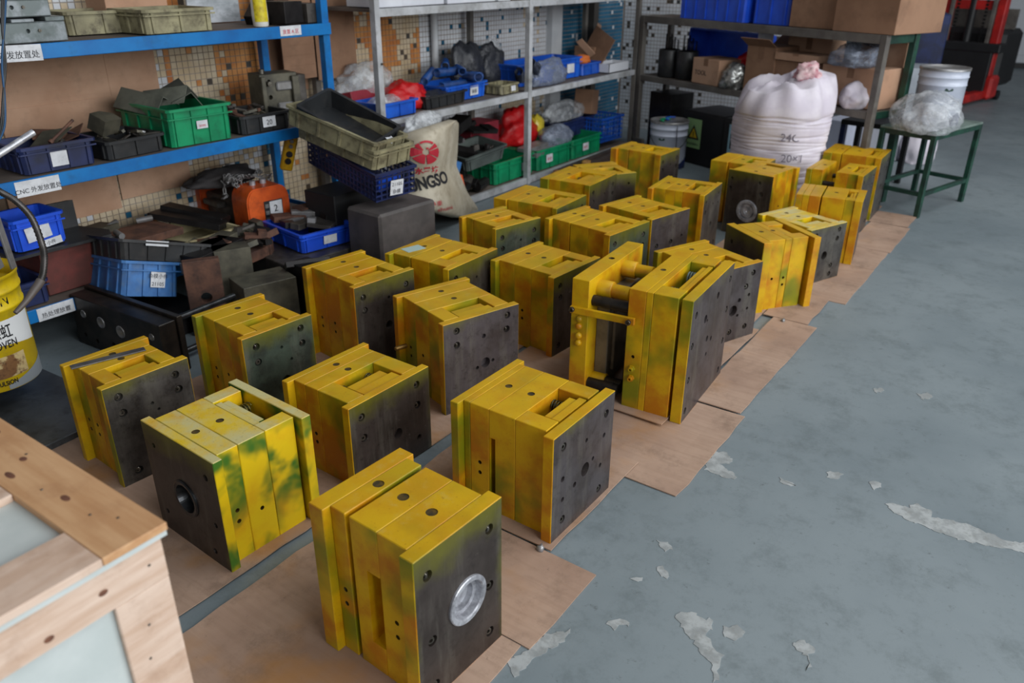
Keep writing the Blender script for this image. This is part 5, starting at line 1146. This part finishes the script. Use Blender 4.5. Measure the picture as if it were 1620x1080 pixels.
def carton(label, x, y, z, L, W_, H, mat_=None, yaw=0, tape=True, text=None, fl=False):
    root = empty('cardboard_box', label=label, cat='box'); mt = mat_ or CARD
    MB().box(0, L, 0, W_, 0, H, bev=.003).build('body', mt, root)
    if tape: MB().box(L*.5-.025, L*.5+.025, -.0012, .0, H*.72, H).box(L*.5-.025, L*.5+.025, 0, W_, H, H+.001).build('tape', CARDD, root)
    if fl: 
        for s_, y0 in ((-1, 0), (1, W_)):
            o = MB().box(0, L, -.002, .002, 0, W_*.35).build('flap', mt, root); o.location = (0, y0, H); o.rotation_euler = (s_*-1.0, 0, 0)
    if text: writing(text, .05, INK, root, face_front(.03, -.0015, H*.35))
    return onrack(root, x, y, z, yaw)
# top
b = bin_box('storage_bin', 'big blue ribbed bin on top of the askew rack', .70, .46, .24, PL['bright'], 6, .95); onrack(b, .42, -.01, 1.102, 0)
b = bin_box('storage_bin', 'second blue bin on the rack top beside the cartons', .34, .44, .26, PL['bright'], 3, .95); onrack(b, 1.14, .03, 1.102, 0)
carton('large brown carton on the rack top, left of two', 1.50, .02, 1.102, .37, .44, .34, CARDD)
carton('large brown carton on the rack top at the right end', 1.885, -.02, 1.102, .45, .50, .34, CARDD)
# middle
for k, x in enumerate((.26, .44)):
    root = empty('black_canister', label=('left black cylindrical canister with wire handles', 'right black cylindrical canister with wire handles')[k], cat='canister')
    MB().lathe([(.082, 0), (.088, .004), (.088, .21), (.084, .216), (.078, .205), (0, .205)], 28, cap=False).build('body', PL['black'], root)
    for q in range(3): MB().tube([(-.05+q*.04, 0, .21), (-.05+q*.04, 0, .33-.02*q), (-.02+q*.04, .03, .33-.02*q), (-.02+q*.04, .03, .21)], .006, 6).build('wire_handle', M_ST[3], root)
    onrack(root, x, .10+.03*k, .632)
carton('brown printed carton beside the black canisters', .62, .02, .632, .30, .26, .19, CARD, -4, text='TOOL')
o = bag('foil_bundle', 'crumpled silver foil at the front of the askew rack', tuple(RM @ Vector((1.02, .07, .632))), .11, .09, .11, plain('silver_foil', (190, 192, 190), (120, 120, 116), 30, .25, .6), 91, 'foil', .4)
b = bin_box('storage_bin', 'tall blue bin standing on its side at the back of the rack', .74, .36, .22, PL['bright'], 6, .95); b.matrix_world = RM @ Matrix.Translation((.30, .46, .64)) @ Matrix.Rotation(PI/2-.08, 4, 'X')
bag('red_bag', 'red bag lying behind the printed carton', tuple(RM @ Vector((.92, .36, .70))), .16, .10, .12, REDF, 92)
o = MB().box(-.07, .07, 0, .001, 0, .17).build('paper_note', PAPER); onrack(o, 1.16, .20, .90, 3); tag(o, 'white paper note hanging beside the tall blue bin', 'paper')
carton('tall brown carton with a torn white corner, middle of the rack', 1.14, .04, .632, .26, .30, .32, CARDD, 2, fl=True)
carton('brown carton behind the torn one on the rack', 1.28, .31, .632, .38, .16, .42, CARD)
carton('small brown carton lying on others behind the white sack', 1.36, .06, .632, .40, .24, .24, CARDD, 0)
carton('flat carton with two white stickers above the white sack', 1.40, .04, .876, .36, .20, .05, CARD, 0)
carton('orange-brown carton under the grey film bag', 1.80, .06, .632, .44, .26, .25, CARD, 2)
bag('film_bag', 'shiny grey film bag lying on the orange-brown carton', tuple(RM @ Vector((1.98, .18, .885))), .26, .15, .09, GFILM, 94)
carton('carton standing behind the grey film bag', 1.88, .33, .632, .34, .10, .40, CARD)
bag('white_sack', 'small white sack lying at the right end of the middle shelf', tuple(RM @ Vector((2.06, .13, .63))), .18, .10, .11, SACKW, 95, 'sack', .2)
# below
o = MB().box(0, .23, 0, .40, 0, .30, bev=.004).build('white_carton', plain('bluish_white_carton', (176, 180, 196), (160, 164, 180), 4, .6)); q = PZ(1302, 226); o.matrix_world = Matrix.Translation((q.x-.5, q.y-.1, .002)) @ Matrix.Rotation(math.radians(-105), 4, 'Z'); tag(o, 'pale carton on the floor left of the rack end post', 'box')
o = MB().box(0, .30, 0, .40, 0, .30, bev=.004).build('white_carton', plain('white_carton_b', (206, 208, 216), rough=.6)); q = PZ(1362, 238); o.matrix_world = Matrix.Translation((q.x-.25, q.y-.03, .002)) @ Matrix.Rotation(math.radians(-105), 4, 'Z'); tag(o, 'white carton on the floor right of the rack end post', 'box')
o = MB().box(0, .04, 0, .03, 0, .28).build('navy_post', PL['navy']); onrack(o, 2.30, .10, .002); tag(o, 'dark blue upright strip beside the rack end post', 'strip')
bag('white_sack', 'white sack lying on the floor behind the rack end', (PZ(1395, 246).x-.1, PZ(1395, 246).y-.28, 0), .12, .14, .20, SACKW, 96, 'sack', .2)
bag('brown_paper_bag', 'brown paper scrap behind the rack end', (PZ(1425, 232).x-.3, PZ(1425, 232).y, .10), .14, .07, .05, CARDD, 97, 'paper')
# dark cabinets under the rack
BLK = plain('black_cabinet_paint', (26, 26, 28), (20, 20, 22), 5, .5)
def cabinet(label, x, L, H, sign):
    root = empty('dark_cabinet', label=label, cat='cabinet'); MB().box(0, L, 0, .40, 0, H, bev=.004).build('body', BLK, root); MB().box(.01, L-.01, -.006, -.0005, .02, H-.02, bev=.002).build('door', BLK, root)
    if sign:
        s_ = MB().box(.05, .21, -.008, -.0065, .13, .36).build('warning_sign', plain('pale_green_sign', (140, 176, 120), rough=.6), root)
        m_ = MB(); M = Matrix.Translation((.13, -.009, .20)) @ Matrix.Rotation(PI/2, 4, 'X')
        m_.prism([(-.065, 0), (.065, 0), (0, .115)], 0, .001, 0, M); m_.prism([(-.042, .013), (.042, .013), (0, .088)], .001, .0018, 1, M)
        m_.prism([(-.004, .028), (.004, .028), (.005, .062), (-.005, .062)], .0018, .0024, 0, M); m_.prism([(-.004, .018), (.004, .018), (.004, .024), (-.004, .024)], .0018, .0024, 0, M)
        m_.build('warning_triangle', [INK, plain('sign_yellow', (200, 168, 30), rough=.6)], s_)
        writing('当心机械伤人', .022, INK, s_, face_front(.062, -.0088, .155))
    else:
        s_ = MB().box(.06, .13, -.008, -.0065, .16, .38).build('label_strip', plain('pale_blue_strip', (150, 190, 206), rough=.6), root); MB().box(.08, .11, -.009, -.008, .20, .34).build('window', INK, s_)
    return root
onrack(cabinet('black cabinet with a green warning triangle sign under the rack', .55, .44, .42, True), .60, .00, .001, 0)
onrack(cabinet('dark cabinet with a pale blue strip left of the white sack', 1.0, .34, .42, False), 1.06, -.02, .001, 0)
onrack(block('black_box', 'black case on the floor in the dark corner of the rack', .26, .26, .50, 3, pose(0, 0, 0), 'case'), .26, .17, .001, 0)
# pails
WPAIL = plain('white_pail_paint', (196, 202, 216), (184, 190, 206), 6, .35)
def print_on(p, R, H, a0, big):
    for k in range(4): arc_patch(p, 'printed_line', R*.968, a0-.1, a0+.75, H*(.30+.05*k), H*(.30+.05*k)+.002, INK, 8)
    arc_patch(p, 'printed_logo', R*.968, a0-.2, a0+.15, H*.62, H*.68, GREENP, 6, tops=lambda t_: (H*(.62+.03*abs(t_-.5)), H*(.66+.02*math.sin(t_*9))))
    arc_patch(p, 'navy_band', R*.968, -1.5, 1.5, 0, .05, PL['navy'], 20, tops=lambda t_: (.004, H*(.10+.16*abs(math.sin(t_*5+a0)))))
p = pail('white printed paint pail in front of the dark cabinet', (6.02, 2.72, .001), .152, .365, WPAIL, math.radians(-62), bail=M_ST[3]); print_on(p, .152, .365, -.4, 1)
for k, (bx, col) in enumerate(((.04, 'blue'), (-.05, 'green'))):
    o = MB().tube([(6.02+bx+.06*math.cos(a), 2.72+.05*math.sin(a), .375) for a in [PI*q/8 for q in range(9)]], .008, 8).build('plastic_strap', PL[col]); tag(o, ('blue strap lying on the white printed pail', 'green strap lying on the white printed pail')[k], 'strap')
# ------------------------------------------------------------------ big white sack
P = Vector((5.46, 1.66, 0)); ws = empty('bulk_sack', P, 0, 'big white woven sack standing behind the right-hand moulds', 'sack')
bm = MB(); n = 84; rows = 170; vs = []; fs = []
rs = random.Random(5); fold = [(rs.uniform(.10, .62), rs.uniform(.001, .0045), rs.random()*6) for _ in range(34)]
for j in range(rows+1):
    t_ = j/rows; z = .80*t_
    R = .315*(1-.10*(1-t_)**2) if t_ < .78 else .315*(1-.20*((t_-.78)/.22)**2)
    if t_ < .06: R *= .93+.07*t_/.06
    for k in range(n):
        a = 2*PI*k/n; zz = z
        rr_ = R+.010*math.sin(3*a+t_*4)+.006*math.sin(7*a-t_*9)*(t_ > .5)
        for fz, am, ph in fold: rr_ += am*math.exp(-((z-fz-.014*math.sin(a*2+ph))/.005)**2)*-1.2
        if t_ > .7: q = (t_-.7)/.3; rr_ += .02*q*math.sin(5*a+1)+.012*q*math.sin(11*a); zz += .05*q*math.cos(a+.9)+.012*q*math.sin(6*a)
        vs.append((rr_*math.cos(a), rr_*math.sin(a), zz))
for j in range(rows):
    for k in range(n): fs.append((j*n+k, j*n+(k+1) % n, (j+1)*n+(k+1) % n, (j+1)*n+k))
# crumpled top
base = rows*n; levels = 8
for q in range(1, levels+1):
    f_ = 1-q/levels
    for k in range(n):
        a = 2*PI*k/n; x, y, z = vs[base+k]
        vs.append((x*f_+.03*(1-f_), y*f_, z+.035*math.sin(PI*q/levels*.9)*(1+.6*math.sin(4*a+q))+.018*math.sin(9*a+q*1.3)*f_-.02*q/levels))
for q in range(levels):
    for k in range(n): fs.append((base+q*n+k, base+q*n+(k+1) % n, base+(q+1)*n+(k+1) % n, base+(q+1)*n+k))
bm.add(vs, fs, 0, True); bm.build('body', SACKW, ws)
o = bag('knot', 'x', (0, 0, 0), .085, .07, .07, plain('pinkish_sack_tie', (214, 190, 190), (170, 110, 120), 18, .7), 99, 'knot', .5); o.location = (-.02, -.12, .86); o.parent = ws; del o['label'], o['category']
fa = math.atan2(-P.x, P.y)
for body, size, x, z in (('24C', .07, .00, .48), ('20×1', .07, .02, .35)):
    w_ = bpy.data.objects.new('writing', text_mesh(body, size, plain('faint_pen', (130, 124, 136), rough=.8), wrap=wrapc(.326, x/.32))); link(w_, ws); w_.location.z = z; w_.rotation_euler = (0, 0, math.atan2(-P.y, -P.x)+PI/2)

# ------------------------------------------------------------------ green steel table with pail and bag
T = [Vector((5.647, .754, 0)), Vector((6.287, .576, 0)), Vector((6.48, .89, 0)), Vector((5.84, 1.065, 0))]
tb = empty('steel_table', (0, 0, 0), 0, 'small green steel table standing at the end of the cardboard', 'table')
dx = (T[1]-T[0]); dy = (T[3]-T[0]); TM = frame_from(T[0], T[1], T[3]); LT, WT = dx.length, dy.length; tb.matrix_world = TM
for x in (.015, LT-.015):
    for y in (.015, WT-.015): MB().box(x-.016, x+.016, y-.016, y+.016, 0, .53, bev=.002).build('leg', GREENP, tb)
for bx in ((.031, LT-.031, .002, .028), (.031, LT-.031, WT-.028, WT-.002)): MB().box(*bx, .50, .53).build('top_rail', GREENP, tb); MB().box(*bx, .14, .165).build('stretcher', GREENP, tb)
for bx in ((.002, .028, .031, WT-.031), (LT-.028, LT-.002, .031, WT-.031)): MB().box(*bx, .50, .53).build('top_rail', GREENP, tb); MB().box(*bx, .14, .165).build('stretcher', GREENP, tb)
MB().box(0, LT, 0, WT, .531, .545, bev=.002).build('table_top', plain('worn_green_grey_top', (112, 128, 120), (90, 104, 98), 6, .5), tb)
q = TM @ Vector((.35, .19, 0)); p = pail('white paint pail with blue drips on the green table', (q.x, q.y, .547), .15, .35, WPAIL, math.radians(-72)); print_on(p, .15, .35, .2, 1)
arc_patch(p, 'blue_splash', .1459, -.6, .1, .06, .10, PL['blue'], 8, tops=lambda t_: (.09, .10+.03*t_))
q = TM @ Vector((.12, .13, 0)); bag('plastic_bag', 'large clear plastic bag full of white film on the green table', (q.x, q.y, .54), .26, .19, .15, FILM, 120, amp=.22, rz=.4)
q = TM @ Vector((.12, .13, 0)); bag('white_film', 'white crumpled film inside the large clear bag', (q.x, q.y, .55), .16, .11, .09, plain('white_film', (206, 208, 214), (170, 174, 182), 16, .4), 121, 'film', amp=.4)
q = PZ(1392, 186, .46); o = bag('plastic_bag', 'small grey clear bag between table and rack', (q.x+.12, q.y, .462), .15, .13, .08, GFILM, 122)
root = empty('dark_stool', (6.30, 1.30, 0), math.radians(-100), 'black stool carrying the small grey bag beside the rack end', 'stool')
MB().box(-.20, .20, 0, .32, .425, .46, bev=.003).build('seat', BLK, root)
for x in (-.18, .18):
    for y in (.02, .30): MB().box(x-.018, x+.018, y-.018, y+.018, 0, .424).build('leg', PL['navy'] if x < 0 and y < .1 else BLK, root)
for k, (x, y) in enumerate(((1.555, 1.0), (3.87, .77))): o = bag('paper_ball', ('small crumpled grey scrap at the corner of the nearest mould pair', 'small crumpled scrap on the floor before the bright mould')[k], (1.50, .955, .004) if k == 0 else (*PZ(1238, 511)[:2], .004), .012, .010, .012, M_ST[1], 130+k, 'scrap', .5, 2)

# ------------------------------------------------------------------ wooden crate in the foreground
cr = empty('wooden_crate', (.471, .957, 0), 0, 'new wooden crate in the lower left foreground', 'crate')
MB().box(-.80, -.012, .012, .98, .0, .725).build('plywood_panel', PLYG, cr)
# framed sides: top rail and corner boards on the front and right faces
MB().box(-.80, -.004, .0005, .011, .662, .735, bev=.0015).build('rail', WOOD, cr)
MB().box(-.09, -.004, .0015, .011, .0, .661, bev=.0015).build('corner_board', WOOD, cr)
MB().box(-.011, -.0005, .012, .98, .662, .735, bev=.0015).build('rail', WOOD, cr)
MB().box(-.011, -.0005, .012, .10, .0, .661, bev=.0015).build('corner_board', WOOD, cr)
# lid: sheet with three battens
MB().box(-.81, .004, -.004, .99, .7355, .7445).build('lid_sheet', PLYG, cr)
MB().box(-.092, .006, -.006, .99, .7446, .758, bev=.001).build('lid_batten', WOODO, cr)
MB().box(-.81, -.093, -.006, .092, .7446, .758, bev=.001).build('lid_batten', WOOD, cr)
MB().box(-.81, -.093, .245, .345, .7446, .758, bev=.001).build('lid_batten', WOOD, cr)
NAILM = SCREW
NM = MB().lathe([(.0022, 0), (.0022, .0006), (0, .0006)], 8, cap=False).mesh('nail', NAILM)
for x, y in ((-.03, .06), (-.06, .22), (-.025, .34), (-.065, .48), (-.03, .62), (-.05, .10), (-.04, .78)):
    o = bpy.data.objects.new('nail', NM); link(o, cr); o.location = (x, y, .7582)
for x, z in ((-.05, .60), (-.03, .70), (-.06, .54)):
    o = bpy.data.objects.new('nail', NM); link(o, cr); o.location = (x, .0010 if z < .65 else -.0002, z); o.rotation_euler = (PI/2, 0, 0)
KN = plain('wood_knot', (120, 78, 56), (90, 56, 44), 60, .7)
for k, (x, y) in enumerate(((-.035, .33), (-.05, .17), (-.07, .30), (-.02, .46))):
    o = MB().lathe([(.0055, 0), (.004, .0003), (0, .0003)], 12, cap=False).build('knot', KN, cr); o.location = (x, y, .7581); o.scale = (1, 1.5+.5*k % 2, 1)
for x, z in ((-.10, .70), (-.18, .68), (-.30, .71)):
    o = MB().lathe([(.005, 0), (.004, .0003), (0, .0003)], 12, cap=False).build('knot', KN, cr); o.location = (x, .0003, z); o.rotation_euler = (PI/2, 0, 0); o.scale = (1.4, 1, 1)

# ------------------------------------------------------------------ red stacker far right
q = PZ(1515, 172); st = empty('pallet_stacker', (11.45, 1.45, 0), math.radians(-13), 'red pallet stacker with black mast at the upper right', 'forklift')
for s_ in (-1, 1):
    MB().box(-1.05, .0, s_*.30-.06, s_*.30+.06, .03, .13, bev=.02).build('base_leg', REDP, st); MB().box(-.02, .22, s_*.34-.07, s_*.34+.07, .03, .30, bev=.03).build('leg_housing', REDP, st); MB().cyl((.30, s_*.36-.05, .06), (.30, s_*.36+.05, .06), .055, 16).build('wheel', BLK, st)
    MB().box(.02, .14, s_*.30-.045, s_*.30+.045, .15, 2.4, bev=.008).build('mast_rail', REDP, st); MB().box(-.02, .02, s_*.235-.02, s_*.235+.02, .55, 2.4, bev=.004).build('inner_rail', GREYD, st)
    MB().box(-.62, .0, s_*.13-.06, s_*.13+.06, .06, .11, bev=.01).build('fork', REDP, st)
MB().box(.15, .75, -.38, .38, .15, .80, bev=.05).build('battery_cover', BLK, st)
MB().box(-.06, .01, -.34, .34, .10, .58, bev=.006).build('carriage', BLK, st); MB().box(-.07, .16, -.42, .40, .56, .66, bev=.01).build('cross_beam', BLK, st)
MB().box(.03, .10, -.26, .26, 1.02, 1.12).build('cross_beam', REDP, st); MB().cyl((.06, .02, .3), (.06, .02, 2.4), .045, 18).build('lift_cylinder', BLK, st)
for y in (-.14, .18): 
    ch = MB()
    for k in range(44): ch.box(.02, .035, y-.014, y+.014, .62+k*.04, .645+k*.04)
    c_ = ch.build('lift_chain', M_ST[3], st); c_['kind'] = 'stuff'
MB().box(.40, .46, -.36, .36, .80, 1.02).build('rear_guard', GREYD, st)
# machines and racks far back
def cab(label, loc, L, W_, H, mat_, yaw=0, cat='cabinet', name='machine_cabinet'):
    root = empty(name, loc, math.radians(yaw), label, cat); MB().box(0, L, 0, W_, .08, H, bev=.01).build('body', mat_, root)
    MB().box(.06, L-.06, -.01, -.001, .2, H*.55, bev=.004).build('door', mat_, root); MB().box(.06, L-.06, .02, W_-.02, 0, .079).build('plinth', BLK, root); return root
LG = plain('light_machine_paint', (170, 176, 184), (150, 156, 164), 3, .5); 
cab('white machine cabinet far behind the stacker on the left', (13.4, 2.8, 0), 1.4, .9, 1.9, LG, -80)
cab('pale machine far behind the red mast', (15.5, 1.7, 0), 1.2, .9, 1.6, plain('white_machine', (196, 200, 206), rough=.5), -80)
cab('low white cabinet behind the rack end', (8.4, 1.9, 0), .8, .5, .62, LG, -75)
cab('navy machine between carton and red mast', (9.3, 1.85, 0), .5, .5, 1.05, PL['navy'], -75)
for k, (u_, v_) in enumerate(((14.8, .3), (16.8, .0))):
    root = empty('storage_rack', (u_, v_, 0), math.radians(-85), ('grey wheeled rack at the far upper right', 'farther grey rack behind the wheeled one')[k], 'rack')
    for x in (0, .9, 1.8):
        for y in (0, .6): MB().box(x-.03, x+.03, y-.03, y+.03, .14, 2.2).build('post', GREYP if k == 0 else GREYD, root)
        MB().cyl((x, -.03, .07), (x, .03, .07), .07, 14).build('wheel', BLK, root)
    for z in (.2, .9, 1.6): MB().box(-.03, 1.83, 0, .6, z, z+.04).build('shelf_deck', GREYD, root)
    for q in range(4): MB().box(.1+q*.42, .45+q*.42, .08, .5, .94, 1.3).build('stored_box', (GREYD, LG, DARKIN, LG)[q], root)
bag('white_bundle', 'round white bundle right of the red mast', (13.6, .62, .62), .18, .18, .22, SACKW, 140, 'bundle', .15)
o = MB().cyl((0, 0, 0), (0, 0, .62), .03, 12).cyl((0, 0, 0), (0, 0, .02), .2, 20).build('floor_stand', LG); o.location = (13.6, .62, 0); tag(o, 'thin floor stand under the round white bundle', 'stand')
root = empty('paint_pail', (0, 0, 0), 0)
bpy.data.objects.remove(root)
q = PU(1393, 128, 8.3); p = pail('white pail seen between the rack posts', (q.x, q.y, .40), .15, .36, WPAIL, 0)
o = MB().box(-.25, .25, -.2, .2, 0, .398, bev=.004).build('dark_stand', BLK); o.location = (q.x, q.y, 0.001); tag(o, 'dark box under the pail seen between the rack posts', 'box')
q = RM @ Vector((2.44, .95, 0)); o = MB().box(-.2, .2, -.2, .2, 0, .85).build('dark_crate', BLK); o.location = (q.x+.3, q.y, 0.001); tag(o, 'dark crate behind the green rack post', 'crate'); bpy.data.objects.remove(o)
